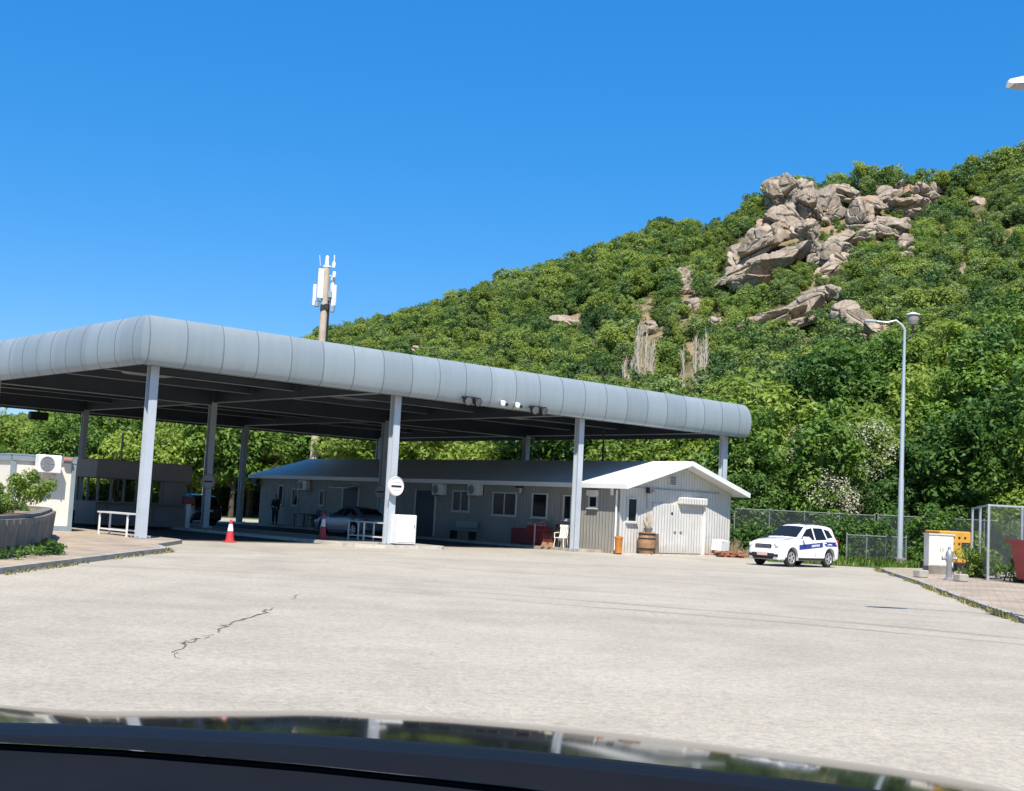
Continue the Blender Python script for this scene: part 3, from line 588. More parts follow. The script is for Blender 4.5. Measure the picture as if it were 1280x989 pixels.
for i in range(4): PROTO['scr', i] = proto_tree('hillside_tree', '', 170 + i, 4.4, 1.95, 2.0, 64, 40, .15, .5, [LF_H, LF_H2, LF_H3, LF_H4][i], .09)
for i in range(3): PROTO['bush', i] = proto_tree('bush', '', 190 + i, 2.3, 1.4, 1.2, 70, 60, .13, .36, [LF_A, LF_O, LF_B][i], .04)
for i in range(2): PROTO['pl', i] = proto_tree('shrub', '', 230 + i, 1.7, 1.35, .85, 110, 90, .058, .24, [LF_O, LF_B][i], .03)
PROTO['white', 0] = proto_tree('blossoming_tree', '', 210, 6.8, 1.9, 2.9, 120, 46, .15, .5, LF_A, .1)
def put_tree(key, x, y, z, s, label, cat, group=None, name=None, sz=None, parts=True, rz=None):
    r0, c0, t0 = PROTO[key]; o = r0.copy(); o.location = (float(x), float(y), float(z)); o.rotation_euler.z = rnd.uniform(0, 6.28) if rz is None else rz; o.scale = (s, s, s if sz is None else sz); col.objects.link(o)
    if name: o.name = name
    tag(o, label, cat, group)
    for ch in (c0, t0):
        c = ch.copy(); c.parent = o; col.objects.link(c)
    return o
gh = 'trees at the foot of the hillside'
# dense trees right of the building, front to back
spots = []
for px, Y, top in ((940, 70, 520), (985, 69, 540), (1020, 76, 495), (1100, 72, 500), (1165, 70, 520), (1215, 67, 505), (1265, 66, 480), (1310, 66, 470), (960, 78, 470), (1010, 84, 455), (1085, 80, 440), (1150, 79, 450), (1205, 76, 430), (1255, 75, 420), (1310, 74, 415), (935, 86, 455), (1060, 90, 425), (1125, 88, 410), (1185, 86, 395), (1240, 84, 380), (1295, 84, 370), (1190, 68, 575), (1255, 63, 560), (1300, 62, 540), (1080, 68, 580), (905, 84, 520), (1350, 70, 430)):
    spots.append((px, Y, top))
for i, (px, Y, top) in enumerate(spots):
    p = D(px, 640, Y); x = p[0]; z0 = float(terr(x, Y)); z0 = max(z0, -.05); zt = D(px, top, Y)[2]; s = max(.55, (zt - z0) / 8.4)
    put_tree((('mid', 'mid', 'mid', 'yel')[i % 4], (i * 3) % (5 if i % 4 < 3 else 4)), x, Y, z0, min(s, 1.5) if s < 1.5 else 1.5, 'leafy green tree in the dense wood right of the building at the hill foot', 'tree', gh, sz=s)
# tree line seen beneath the canopy
gl = 'trees in the line behind the checkpoint'
r2 = random.Random(4)
k = 0
for row, Y0 in ((0, 98), (1, 106)):
    for px in range(-60, 930, 34 if row == 0 else 46):
        Y = Y0 + r2.uniform(-4, 4) - max(0, px - 500) * .035; top = r2.uniform(505, 535) - (12 if px > 200 else 0) - row * 8
        p = D(px + r2.uniform(-10, 10), 640, Y); zt = D(px, top, Y)[2]; z0 = max(-.05, float(terr(p[0], Y)))
        s = max(.6, (zt - z0) / 8.0); put_tree(('yel', k % 4) if px < 620 or k % 3 == 0 else ('mid', k % 5), p[0], Y, z0, min(max(s, .8), 1.25), 'sunlit yellow-green tree in the line behind the checkpoint, glimpsed under the canopy', 'tree', gl, sz=s); k += 1
for px, Y, top, lb in ((70, 84, 515, 'drooping green tree behind the white cabin'), (12, 80, 560, 'green tree at the left picture edge behind the white cabin')):
    p = D(px, 640, Y); zt = D(px, top, Y)[2]; put_tree(('mid', 0), p[0], Y, 0, zt / 8.4, lb, 'tree')
p = D(1046, 640, 66.); wt = put_tree(('white', 0), p[0], 66., 0, 1.05, 'tree covered in whitish blossom behind the police car', 'tree', rz=1.2)
_g = np.random.default_rng(77); _c = crown_clumps(_g, 120, 2.2, 3.0, 3.9, 7); _V, _t2 = leaf_cloud(_g, _c, np.full(120, .5), 34, .062); wb_ = bpy.data.objects.new('blossom', mesh_from_quads('blossom', _V, _t2, LF_W)); col.objects.link(wb_); wb_.parent = wt
# hillside trees: the nearer ones one by one, the rest of the far wood as one mass
def rockfree(px, py):
    return not any(((px - a) / (w * .95)) ** 2 + ((py - b_) / (h_ * .95)) ** 2 < 1 for a, b_, w, h_ in RB)
_BARE = [(866, 380, 12, 26), (711, 404, 24, 9), (748, 436, 9, 16), (752, 470, 16, 8), (1203, 345, 8, 42), (1222, 254, 16, 10), (1255, 420, 12, 12), (576, 445, 11, 7), (653, 450, 9, 10), (896, 402, 12, 12), (803, 458, 20, 44), (872, 464, 15, 42), (851, 465, 7, 40), (783, 470, 12, 30), (690, 440, 22, 7), (600, 420, 18, 6), (530, 415, 12, 5), (1010, 440, 22, 10), (1180, 300, 8, 22), (1100, 470, 10, 8)]
def bare(px, py): return any(((px - a) / w) ** 2 + ((py - b_) / h_) ** 2 < 1 for a, b_, w, h_ in _BARE)
def project(P):
    d = np.asarray(P) - cC; zf = d @ cF; return 640 + FPX * (d @ cR) / zf, 494.5 - FPX * (d @ cU) / zf
g = np.random.default_rng(5); cand = []
while len(cand) < 9800:
    t = g.uniform(-.5, .62); s = g.uniform(.0, 1.05); Y = float(base_d(t) + s * (crest_d(t) - base_d(t)))
    if g.uniform() > Y / 205: continue
    x = t * Y; z = float(terr(x, Y)); size = g.uniform(.42, 1.0) ** 1.2 * (1.15 if s < .3 else .92) * (.8 if t > .12 and s > .45 else 1.)
    px, py = project((x, Y, z + 2.4 * size)); p0, y0_ = project((x, Y, z + .2))
    if not rockfree(px, py) or not rockfree(p0, y0_): continue
    if (bare(px, py) or bare(p0, y0_)) and g.uniform() < .96: continue
    if vnoise(x / 7, Y / 7, 21, 3) < .36 and g.uniform() < .85: continue
    cand.append((x, Y, z, size, px, py))
for _ in range(5000):                                        # low shrubs in the gaps of the crag
    qx, qy = g.uniform(915, 1175), g.uniform(222, 430); p = hill(qx, qy)
    if p is None or any(((qx - a) / (w * .72)) ** 2 + ((qy - b_) / (h_ * .72)) ** 2 < 1 for a, b_, w, h_ in RB): continue
    if len(cand) > 10520: break
    cand.append((p[0], p[1], p[2], g.uniform(.18, .36), qx, qy))
cand.sort(key=lambda q: q[1])
vis = [q for q in cand if -20 < q[4] < 1320 and q[5] < 545 and q[5] < 395 + .165 * (q[4] - 185) + 8 or (q[4] > 930 and q[4] < 1320)]
vs = set(id(q) for q in vis[:200])
for i, q in enumerate(vis[:200]):
    put_tree(('scr', i % 4), q[0], q[1], q[2] - .2, q[3] * 1.05, 'scrubby green tree on the lower slope of the rocky hill', 'tree', 'scrub trees on the lower hillside')
rest = [q for q in cand if id(q) not in vs]
src = bpy.data.collections.new('scrub_crowns')
for i in range(4):
    c = PROTO['scr', i][1].copy(); c.name = 'scrub_crown'; src.objects.link(c)
pm = bpy.data.meshes.new('hillside_wood'); pm.from_pydata([(q[0], q[1], q[2] - .2) for q in rest], [], [])
a = pm.attributes.new('size', 'FLOAT', 'POINT'); a.data.foreach_set('value', [q[3] for q in rest])
wood = bpy.data.objects.new('hillside_wood', pm); col.objects.link(wood); tag(wood, 'scrubby green wood covering the rocky hillside', 'woodland', kind='stuff')
ng = bpy.data.node_groups.new('wood_scatter', 'GeometryNodeTree'); ng.interface.new_socket('Geometry', in_out='INPUT', socket_type='NodeSocketGeometry'); ng.interface.new_socket('Geometry', in_out='OUTPUT', socket_type='NodeSocketGeometry')
N = ng.nodes; gi = N.new('NodeGroupInput'); go = N.new('NodeGroupOutput'); iop = N.new('GeometryNodeInstanceOnPoints'); ci = N.new('GeometryNodeCollectionInfo'); ci.inputs['Collection'].default_value = src; ci.inputs['Separate Children'].default_value = True; ci.inputs['Reset Children'].default_value = True
rv = N.new('FunctionNodeRandomValue'); rv.data_type = 'FLOAT_VECTOR'; rv.inputs[0].default_value = (-.08, -.08, 0); rv.inputs[1].default_value = (.08, .08, 6.28)
na = N.new('GeometryNodeInputNamedAttribute'); na.data_type = 'FLOAT'; na.inputs[0].default_value = 'size'
iop.inputs['Pick Instance'].default_value = True; lk = ng.links.new
lk(gi.outputs[0], iop.inputs['Points']); lk(ci.outputs[0], iop.inputs['Instance']); lk(rv.outputs[0], iop.inputs['Rotation']); lk(na.outputs[0], iop.inputs['Scale']); lk(iop.outputs[0], go.inputs[0])
md = wood.modifiers.new('scatter', 'NODES'); md.node_group = ng
# a few dark pines and bigger trees that break the right skyline
for px, py, s, lb in ((1236, 212, 1.1, 'broad rounded tree on the skyline right of the grey blocky crag'), (1272, 200, 1.05, 'tallest dark tree on the right skyline at the picture edge'), (1086, 222, .9, 'bushy tree on the skyline between the two crags'), (1010, 232, .8, 'small bush on top of the tall slabby cliff'), (628, 350, 1., 'dark bush standing out on the left skyline slope')):
    p = hill(px, py + 8)
    if p is None: p = D(px, py + 8, float(crest_d(ray(px, py)[0] / ray(px, py)[1])))
    put_tree(('scr', 1), p[0], p[1], float(terr(p[0], p[1])) - .3, s, lb, 'tree', name='skyline_tree')
rs = random.Random(15)
for i in range(40):                                          # the closed crest of trees behind the crag
    px = 935 + i * 9.2 + rs.uniform(-3, 3); d = ray(px, 220); t = d[0] / d[1]; Y = float(crest_d(t)) + rs.uniform(-2, 5); x = t * Y; z0 = float(terr(x, Y)) - .4
    ytop = float(np.interp(px, [935, 960, 1000, 1050, 1085, 1150, 1185, 1200, 1230, 1280, 1310], [246, 232, 219, 214, 205, 213, 208, 204, 193, 180, 176])) + rs.uniform(-3, 9)
    zt = D(px, ytop, Y)[2]; sc_ = (zt - z0) / 4.3
    if sc_ < .3: continue
    put_tree(('scr', i % 4), x, Y, z0, min(max(sc_ * .95, .6), 1.25), 'leafy tree on the ridge crest among and behind the rocks', 'tree', 'trees along the ridge crest', name='crest_tree', sz=min(sc_, 1.5))
# bleached dead trees
def dead_tree(px, ytop, ybot, wpx, n, seed, label):
    base = hill(px, ybot + 12); base = D(px, ybot + 12, 108.) if base is None else base; Y = base[1]; k = Y / FPX; H = (ybot + 12 - ytop) * k; g = random.Random(seed); root = thing('dead_tree', label, 'dead tree', (base[0], Y - .6, base[2]))
    b = MB(); b.tube([(0, 0, -.5), (.1, 0, H * .3), (.05, 0, H * .55)], [.22, .17, .10], 7); b.build('trunk', M_deadw, root)
    b = MB()
    for i in range(n):
        x = g.uniform(-.5, .5) * wpx * k; y = g.uniform(-.6, .6); h0 = g.uniform(.02, .2) * H; ht = H * g.uniform(.72, 1.)
        b.tube([(x * .35, y * .3, h0), (x * .85, y, h0 + H * .22), (x + g.uniform(-.1, .1), y, H * .6), (x + g.uniform(-.25, .25), y, ht)], [.12, .095, .065, .02], 5)
        for q in range(16):
            zz = g.uniform(.35, .95) * ht; L = g.uniform(.4, 1.4); b.tube([(x, y, zz), (x + g.uniform(-.35, .35), y + g.uniform(-.2, .2), zz + L)], [.03, .008], 4)
    b.build('branch', M_deadw, root)
dead_tree(803, 402, 488, 24, 12, 1, 'wide bleached dead tree of many upright stems above the canopy')
dead_tree(872, 412, 496, 16, 11, 2, 'narrow bleached dead tree tapering to one tip, right of the wide one')
dead_tree(851, 434, 492, 5, 2, 3, 'single thin dead stem between the two bleached dead trees')
dead_tree(783, 446, 486, 16, 6, 4, 'short bleached dead bush left of the wide dead tree')

# ---------------------------------------------------------------- the canopy
can = thing('border_canopy', 'large flat grey-blue steel canopy with rounded fascia spanning the checkpoint lanes', 'canopy', UV(0, 0), ANG)
LU, LV, OV, ZB, ZT = 30., 28.4, .7, 5.74, 7.33
u0, u1, v0, v1 = -OV, LU + OV, -OV, LV + OV
prof = [(.0, ZB - .02), (.09, ZB + .04), (.165, ZB + .2), (.215, ZB + .45), (.23, ZB + .72), (.215, ZB + 1.02), (.16, ZB + 1.28), (.08, ZB + 1.47), (-.02, ZT), (-.5, ZT + .02), (-.5, ZT - .2)]
def ring(o, z): return [(u0 - o, v0 - o, z), (u1 + o, v0 - o, z), (u1 + o, v1 + o, z), (u0 - o, v1 + o, z)]
for s_i in range(4):
    b = MB(); rows = []
    for o, z in prof:
        rg = ring(o, z); rows.append([rg[s_i], rg[(s_i + 1) % 4]])
    b.loft(rows)
    L = LU + 2 * OV if s_i % 2 == 0 else LV + 2 * OV; n = int(L / 1.333)
    ax = s_i % 2
    for kx in range(n + 1):
        q = .05 + kx * 1.333
        for (o1, z1), (o2, z2) in zip(prof[:8], prof[1:9]):
            pts = []
            for o, z in ((o1, z1), (o2, z2)):
                for dw in (-.017, .017):
                    for e in (-.004, .011):
                        w = q + dw; oo = o + e
                        pts.append([(u0 + w, v0 - oo, z), (u1 + oo, v0 + w, z), (u1 - w, v1 + oo, z), (u0 - oo, v1 - w, z)][s_i])
            b.add(pts, [(0, 1, 5, 4), (1, 3, 7, 5), (3, 2, 6, 7)], 1)
    b.build('fascia', [M_fasc, M_seam], can, smooth=True)
b = MB(); b.prism([(u0 + .4, v0 + .4), (u1 - .4, v0 + .4), (u1 - .4, v1 - .4), (u0 + .4, v1 - .4)], ZT - .25, ZT - .12); b.build('roof_deck', M_roofw, can)
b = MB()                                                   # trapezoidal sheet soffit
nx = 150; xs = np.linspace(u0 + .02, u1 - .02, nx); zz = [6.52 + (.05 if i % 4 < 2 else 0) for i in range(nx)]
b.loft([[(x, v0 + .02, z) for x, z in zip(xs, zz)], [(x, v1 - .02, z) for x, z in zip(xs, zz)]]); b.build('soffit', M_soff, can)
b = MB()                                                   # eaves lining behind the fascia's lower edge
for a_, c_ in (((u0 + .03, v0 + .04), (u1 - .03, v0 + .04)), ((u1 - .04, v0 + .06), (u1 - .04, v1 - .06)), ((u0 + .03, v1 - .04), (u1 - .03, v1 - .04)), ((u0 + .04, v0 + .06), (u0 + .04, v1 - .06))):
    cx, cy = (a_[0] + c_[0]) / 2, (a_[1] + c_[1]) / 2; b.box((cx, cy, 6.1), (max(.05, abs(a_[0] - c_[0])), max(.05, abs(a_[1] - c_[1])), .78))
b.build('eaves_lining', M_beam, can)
def ibeam(b, a_, c_, z1, h, w, fl=.03):
    (x0, y0), (x1, y1) = a_, c_; L = math.hypot(x1 - x0, y1 - y0); rz = math.atan2(y1 - y0, x1 - x0); cx, cy = (x0 + x1) / 2, (y0 + y1) / 2
    b.box((cx, cy, z1 - h / 2), (L, .03, h - 2 * fl), rz); b.box((cx, cy, z1 - fl / 2), (L, w, fl), rz); b.box((cx, cy, z1 - h + fl / 2), (L, w, fl), rz, 1)
for j, vv in enumerate((0, 14.2, 28.4)):
    b = MB(); ibeam(b, (-.55, vv), (30.55, vv), 6.5, .72, .24); b.build('main_beam', [M_beam, M_flange], can)
for i in range(4):
    for q in range(2): b = MB(); ibeam(b, (i * 10, q * 14.2 + .14), (i * 10, q * 14.2 + 14.06), 6.49, .6, .2); b.build('main_beam', [M_beam, M_flange], can)
for i in range(3):
    for vv in (3.55, 7.1, 10.65, 17.75, 21.3, 24.85):
        b = MB(); ibeam(b, (i * 10 + .12, vv), (i * 10 + 9.88, vv), 6.48, .3, .14, .02); b.build('purlin', [M_beam, M_flange], can)
M_diff = mat('lamp_cover', (.5, .5, .48), .5)
for i in range(3):
    for vv in (2.0, 9.0, 16., 23.):
        f = MB(); f.box((i * 10 + 4.2, vv, 6.40), (1.9, 1.0, .1), bev=.02); fo = f.build('ceiling_light', M_diff, can); f = MB(); f.box((i * 10 + 4.2, vv, 6.335), (1.7, .8, .02)); f.build('diffuser', mat('lamp_diffuser', (.55, .55, .53), .4), fo)
def column(u, v, z0=.1):
    b = MB(); H = 5.85; w, d, tf, tw = .29, .30, .035, .05       # H section, flanges facing the road
    b.box((u, v - d / 2 + tf / 2, z0 + H / 2), (w, tf, H)); b.box((u, v + d / 2 - tf / 2, z0 + H / 2), (w, tf, H)); b.box((u, v, z0 + H / 2), (tw, d - 2 * tf - .002, H))
    o = b.build('column', M_coln, can)
    p = MB(); p.box((u, v, z0 + .015), (.55, .55, .03)); 
    for sx in (-1, 1):
        for sy in (-1, 1): p.lathe([(.025, 0), (.025, .05)], (u + sx * .22, v + sy * .22, z0 + .03), 6)
    p.build('base_plate', M_grey, o)
for i in range(4):
    for j in range(3):
        column(i * 10, j * 14.2, .108 if i in (0, 1) else .0 if i == 2 and j == 0 else .1)
u_, z_ = onV(48, 520, 28.9); t = thing('floodlight', 'dark lamp box hanging at the far rear canopy edge above the left tree line', 'floodlight', UV(u_, 28.9, z_), ANG); b = MB(); b.box((0, 0, 0), (1.0, .4, .42), bev=.05); b.build('lamp_head', M_dark, t); b = MB(); b.tube([(0, 0, .1), (0, 0, 5.95 - z_)], .05, 6); b.build('bracket', M_dark, t)
# floodlights and cameras under the fascia edge
def floodlight(px, py, label):
    u, z = onV(px, py, -1.02); t = thing('floodlight', label, 'floodlight', UV(u, -1.02, z), ANG, 'twin floodlights on the canopy fascia')
    b = MB(); b.box((0, 0, .10), (.85, .22, .10), bev=.02); b.build('bracket', M_dark, t)
    for s in (-1, 1):
        M = Matrix.Rotation(R(105), 3, 'X') @ Matrix.Rotation(R(8 * s), 3, 'Y'); b = MB(); b.lathe([(.07, -.16), (.14, -.1), (.17, .08), (.18, .12)], (s * .24, -.05, -.02), 14, 0, M); h = b.build('lamp_head', M_dark, t); b = MB(); b.lathe([(.155, .121), (.10, .128), (.01, .13)], (s * .24, -.05, -.02), 14, 0, M); b.build('lens', mat('lamp_lens', (.12, .12, .13), .15), h)
floodlight(589, 501, 'left black twin floodlight hung under the canopy front edge'); floodlight(672, 512.5, 'right black twin floodlight hung under the canopy front edge')
for px, py, lb in ((629, 505, 'white dome camera nearer the left twin floodlight on the canopy edge'), (647, 507.5, 'white dome camera nearer the right twin floodlight on the canopy edge')):
    u, z = onV(px, py, -1.0); t = thing('security_camera', lb, 'camera', UV(u, -1.0, z), ANG, 'white cameras on the canopy fascia'); b = MB(); b.lathe([(.03, .14), (.10, .10), (.115, .0), (.09, -.07), (.04, -.10)], n=14); o = b.build('housing', M_white, t, True); b = MB(); b.lathe([(.07, 0), (.06, .05), (.01, .06)], (.08, -.11, -.02), 10, 0, Matrix.Rotation(R(95), 3, 'X')); b.build('lens', M_dark, t); b = MB(); b.tube([(0, .02, .1), (0, .2, .14)], .03, 8); b.build('arm', M_white, t)

# ---------------------------------------------------------------- the office building under the canopy
FU, GU, GV, BV = 21.15, 28.8, -1.5, 28.1                   # facade u, far wall u, gable v, rear v
off = thing('office_building', 'long low white ribbed-metal office building with shallow gable roof under the canopy', 'building', UV(FU, GV), ANG)
W_, L_, HE, HR = GU - FU, BV - GV, 2.93, 4.02
b = MB(); b.add([(0, 0, 0), (W_, 0, 0), (W_, 0, HE), (W_ / 2, 0, HR), (0, 0, HE)], [(0, 1, 2, 3, 4)]); b.add([(W_, 0, 0), (W_, L_, 0), (W_, L_, HE), (W_, 0, HE)], [(0, 1, 2, 3)]); b.add([(0, L_, 0), (W_, L_, 0), (W_, L_, HE), (W_ / 2, L_, HR), (0, L_, HE)], [(4, 3, 2, 1, 0)]); b.build('wall', M_gable, off)
b = MB(); b.add([(0, 0, 0), (0, L_, 0), (0, L_, HE), (0, 0, HE)], [(0, 1, 2, 3)]); b.build('wall', M_side, off)
b = MB(); ov, rk = .45, .75                                   # roof: two slabs with thickness
for s in (0, 1):
    xe, xr = (-ov, W_ / 2) if s == 0 else (W_ + ov, W_ / 2); ze = HE - .06
    zr = HR + .10; q = [(xe, -rk, ze + .10), (xr, -rk, zr + .10), (xr, L_ + rk, zr + .10), (xe, L_ + rk, ze + .10), (xe, -rk, ze - .08), (xr, -rk, zr - .08), (xr, L_ + rk, zr - .08), (xe, L_ + rk, ze - .08)]
    b.add(q, [(0, 1, 2, 3), (7, 6, 5, 4), (0, 4, 5, 1), (2, 6, 7, 3), (0, 3, 7, 4)])
rf = b.build('roof', M_roofw, off)
b = MB()
for xx, sx in ((-ov - .012, 1), (W_ + ov + .012, 1)): b.box((xx, L_ / 2, HE - .045), (.02, L_ + 2 * rk + .03, .20))
b.build('eave_trim', M_roofw, rf)
b = MB()
for s in (-1, 1):
    a_ = Vector((W_ / 2, 0, HR + .105)); c_ = Vector((W_ / 2 + s * (W_ / 2 + ov), 0, HE - .055)); m_ = (a_ + c_) / 2; b.box((m_.x, -rk - .014, m_.z), ((a_ - c_).length, .022, .22), ry=-math.atan2(c_.z - a_.z, c_.x - a_.x) if s > 0 else -math.atan2(a_.z - c_.z, a_.x - c_.x))
b.build('barge_board', M_white, rf)
b = MB(); b.box((-.2, .3, HE - .28), (.10, .10, .30)); b.tube([(-.08, .12, HE - .2), (-.08, .12, .1)], .045, 8); b.build('downpipe', M_white, off)
def facade_rect(x0, x1, y0, y1):                              # pixels to (v0, v1, z0, z1) on the facade
    va, za = onU(x0, y1, FU); vb, zb = onU(x1, y0, FU); return min(va, vb) - GV, max(va, vb) - GV, min(za, zb), max(za, zb)
def window_on(parent, origin, du_, w, z0, z1, nrm, mull=1, kind='window', fm=M_frame, gm=M_glass):
    """origin (x, y) left foot, du_ direction along the wall, nrm outward"""
    ox, oy = origin; dx, dy = du_; nx_, ny_ = nrm; rz = math.atan2(dy, dx); cx, cy = ox + dx * w / 2, oy + dy * w / 2; zc = (z0 + z1) / 2; h = z1 - z0
    b = MB()
    for s in (-1, 1): b.box((cx + dx * s * (w / 2 - .03) + nx_ * .03, cy + dy * s * (w / 2 - .03) + ny_ * .03, zc), (.06, .07, h), rz)
    for z in (z0 + .03, z1 - .03): b.box((cx + nx_ * .03, cy + ny_ * .03, z), (w - .124, .066, .06), rz)
    for i in range(1, mull + 1): q = -w / 2 + w * i / (mull + 1); b.box((cx + dx * q + nx_ * .028, cy + dy * q + ny_ * .028, zc), (.05, .056, h - .124), rz)
    o = b.build(kind, fm, parent); b = MB(); b.box((cx + nx_ * .012, cy + ny_ * .012, zc), (w - .11, .016, h - .11), rz); b.build('pane', gm, o)
    if kind == 'window': b = MB(); b.box((cx + nx_ * .06, cy + ny_ * .06, z0 - .025), (w + .1, .14, .04), rz); b.build('sill', M_frame, o)
    return o
for x0, x1, y0, y1, mu in ((347.7, 355.5, 607, 631, 0), (365, 374, 611, 632, 0), (399, 406.5, 613, 632, 0), (565.5, 588, 613.7, 639, 1), (615.5, 647, 616, 644, 1), (664.7, 685.6, 617, 647, 0), (704, 716, 619, 650, 0), (736, 748, 620, 635, 0)):
    va, vb, za, zb = facade_rect(x0, x1, y0, y1); window_on(off, (0, va), (0, 1), vb - va, za, zb, (-1, 0), mu)
va, vb, za, zb = facade_rect(735, 749, 613, 619.5); b = MB(); b.box((-.07, (va + vb) / 2, (za + zb) / 2), (.14, vb - va, zb - za), bev=.02); b.build('shutter_box', M_white, off)
M_bdoor = mat('dark_blue_door', (.03, .035, .055), .5)
for x0, x1, y0 in ((430, 449, 610), (521, 545, 613)):
    va, _, _, zb = facade_rect(x0, x0 + 1, y0, y0 + 10); v2, vb, _, _ = facade_rect(x0, x1, y0, y0 + 10); b = MB(); b.box((-.02, (v2 + vb) / 2, .12 + (zb - .12) / 2), (.05, vb - v2, zb - .12)); o = b.build('door', M_bdoor, off); b = MB(); b.tube([(-.08, v2 + .12, 1.05), (-.08, v2 + .24, 1.05)], .018, 6); b.build('handle', M_grey, o)
    b = MB(); b.box((-.03, v2 - .05, .12 + (zb - .06) / 2), (.08, .09, zb - .06)); b.box((-.03, vb + .05, .12 + (zb - .06) / 2), (.08, .09, zb - .06)); b.build('door_frame', M_frame, o)
va, vb, za, zb = facade_rect(428, 450, 603, 608); b = MB(); b.box((-.45, (va + vb) / 2, za), (.9, vb - va, .05), ry=R(-12)); b.build('door_awning', M_white, off)
v_, z_ = onU(753, 580, 25.0); z2_ = onU(753, 516, 25.0)[1]; b = MB(); b.tube([(25.0 - FU, v_ - GV, HR - .1), (25.0 - FU, v_ - GV, min(z2_, 6.4))], .045, 8); b.build('roof_pipe', M_dark, off)
# gable: window, vent, double door with roller box, conduit
ua, za = onV(782.7, 652.7, GV); ub, zb = onV(796.4, 622.7, GV); window_on(off, (ua - FU, 0), (1, 0), ub - ua, za, zb, (0, -1), 0)
ua, za = onV(836, 606, GV); ub, zb = onV(844.6, 596, GV); b = MB(); b.box(((ua + ub) / 2 - FU, -.03, (za + zb) / 2), (ub - ua, .06, zb - za)); vt = b.build('vent', M_frame, off)
b = MB()
for i in range(5): b.box(((ua + ub) / 2 - FU, -.065, za + (i + .5) * (zb - za) / 5), (ub - ua - .08, .02, .03), rx=R(35))
b.build('slat', M_dark, vt)
ua, zt = onV(815, 631, GV); ub, _ = onV(877, 631, GV); uw = ub - ua; ux = ua - FU
for s in (0, 1):
    b = MB(); b.box((ux + uw * (.25 + .5 * s), -.035, .08 + zt / 2), (uw / 2 - .02, .07, zt), bev=.01); o = b.build('door', M_gable, off); b = MB(); b.box((ux + uw * (.44 + .12 * s), -.10, 1.05), (.16, .05, .04)); b.build('handle', M_grey, o)
b = MB(); b.box((ux + uw * .76, -.16, zt + .25), (uw * .54, .32, .34), bev=.05); b.build('roller_box', M_gable, off)
b = MB(); b.box((ux + uw + .08, -.08, zt / 2 + .05), (.09, .15, zt + .1)); b.build('door_post', M_white, off)
ua, za = onV(808, 613, GV); b = MB(); b.box((W_ / 2 - .3, -.02, HE - .02), (W_ - 1.2, .035, .05)); b.tube([(ua - FU, -.05, za), (ua - FU + .05, -.05, za - .8)], .022, 6); b.build('conduit', M_grey, off)
t = thing('wall_lamp', 'small dark lamp on the gable wall left of the vent', 'lamp', UV(ua, GV - .1, za), ANG); b = MB(); b.box((0, 0, .0), (.10, .16, .26), bev=.02); b.build('lamp_body', M_dark, t); b = MB(); b.lathe([(.03, 0), (.10, .05), (.09, .2)], (0, -.16, 0), 10, 0, Matrix.Rotation(R(120), 3, 'X')); b.build('lamp_head', M_grey, t)
ua, za = onV(838.5, 642, GV); t = thing('wall_lamp', 'tiny round dark fitting on the gable left of the double door', 'lamp', UV(ua, GV - .03, za), ANG); b = MB(); b.lathe([(.07, 0), (.07, .05), (.02, .07)], (0, 0, 0), 10, 0, Matrix.Rotation(R(90), 3, 'X')); b.build('lamp_body', M_dark, t)
# air conditioners
def aircon(loc, rz, label, w=.82, h=.56, d=.32):
    t = thing('air_conditioner', label, 'air conditioner', loc, rz, 'outdoor air conditioning units'); b = MB(); b.box((0, -d / 2 - .04, 0), (w, d, h), bev=.025); b.build('casing', M_white, t)
    b = MB(); cx = -w * .14; r = h * .40
    M = Matrix.Rotation(R(90), 3, 'X')
    for q in (.35, .6, .85, 1.): b.tube([(cx + r * q * math.cos(k * PI / 10), -d - .052, r * q * math.sin(k * PI / 10)) for k in range(21)], .008, 4)
    for k in range(8): a_ = k * PI / 4; b.tube([(cx + .03 * math.cos(a_), -d - .055, .03 * math.sin(a_)), (cx + r * math.cos(a_), -d - .055, r * math.sin(a_))], .006, 4)
    fg = b.build('fan_grille', M_grey, t); b = MB(); b.lathe([(r, 0), (r, .006)], (cx, -d - .041, 0), 20, 0, M); b.build('fan', mat('fan_grey', (.22, .23, .23), .6), fg)  # plain grey disc behind the grille
    b = MB()
    for s in (-1, 1): b.box((s * w * .34, -d / 2 - .02, -h / 2 - .03), (.04, d + .04, .04)); b.tube([(s * w * .34, 0, -h / 2 - .32), (s * w * .34, -d * .7, -h / 2 - .05)], .015, 5)
    b.build('bracket', M_grey, t); return t
for x, y, lb in ((384, 607, 'air conditioner high on the facade near the far left end'), (553, 612, 'air conditioner just left of the twin window by the blue door'), (598, 612.5, 'air conditioner between the two twin windows')):
    v, z = onU(x, y, FU); aircon(UV(FU, v, z), ANG - R(90), lb)
v, z = onU(653, 613, FU); t = thing('wall_lamp', 'dark wall lamp beside the large twin window under the canopy', 'lamp', UV(FU - .1, v, z), ANG); b = MB(); b.box((0, 0, 0), (.2, .16, .34), bev=.03); b.build('lamp_body', M_grey, t); b = MB(); b.box((-.12, 0, .14), (.3, .3, .06), bev=.02); b.build('lamp_hood', M_dark, t)
v, z = onU(324, 603, FU); t = thing('floodlight', 'single floodlight at the far left corner of the office building', 'floodlight', UV(FU - .2, v, z), ANG); b = MB(); b.box((0, 0, 0), (.2, .4, .35), bev=.03, ry=R(20)); b.build('lamp_head', M_dark, t); b = MB(); b.tube([(0, 0, 0), (.22, 0, .1)], .025, 6); b.build('bracket', M_grey, t)

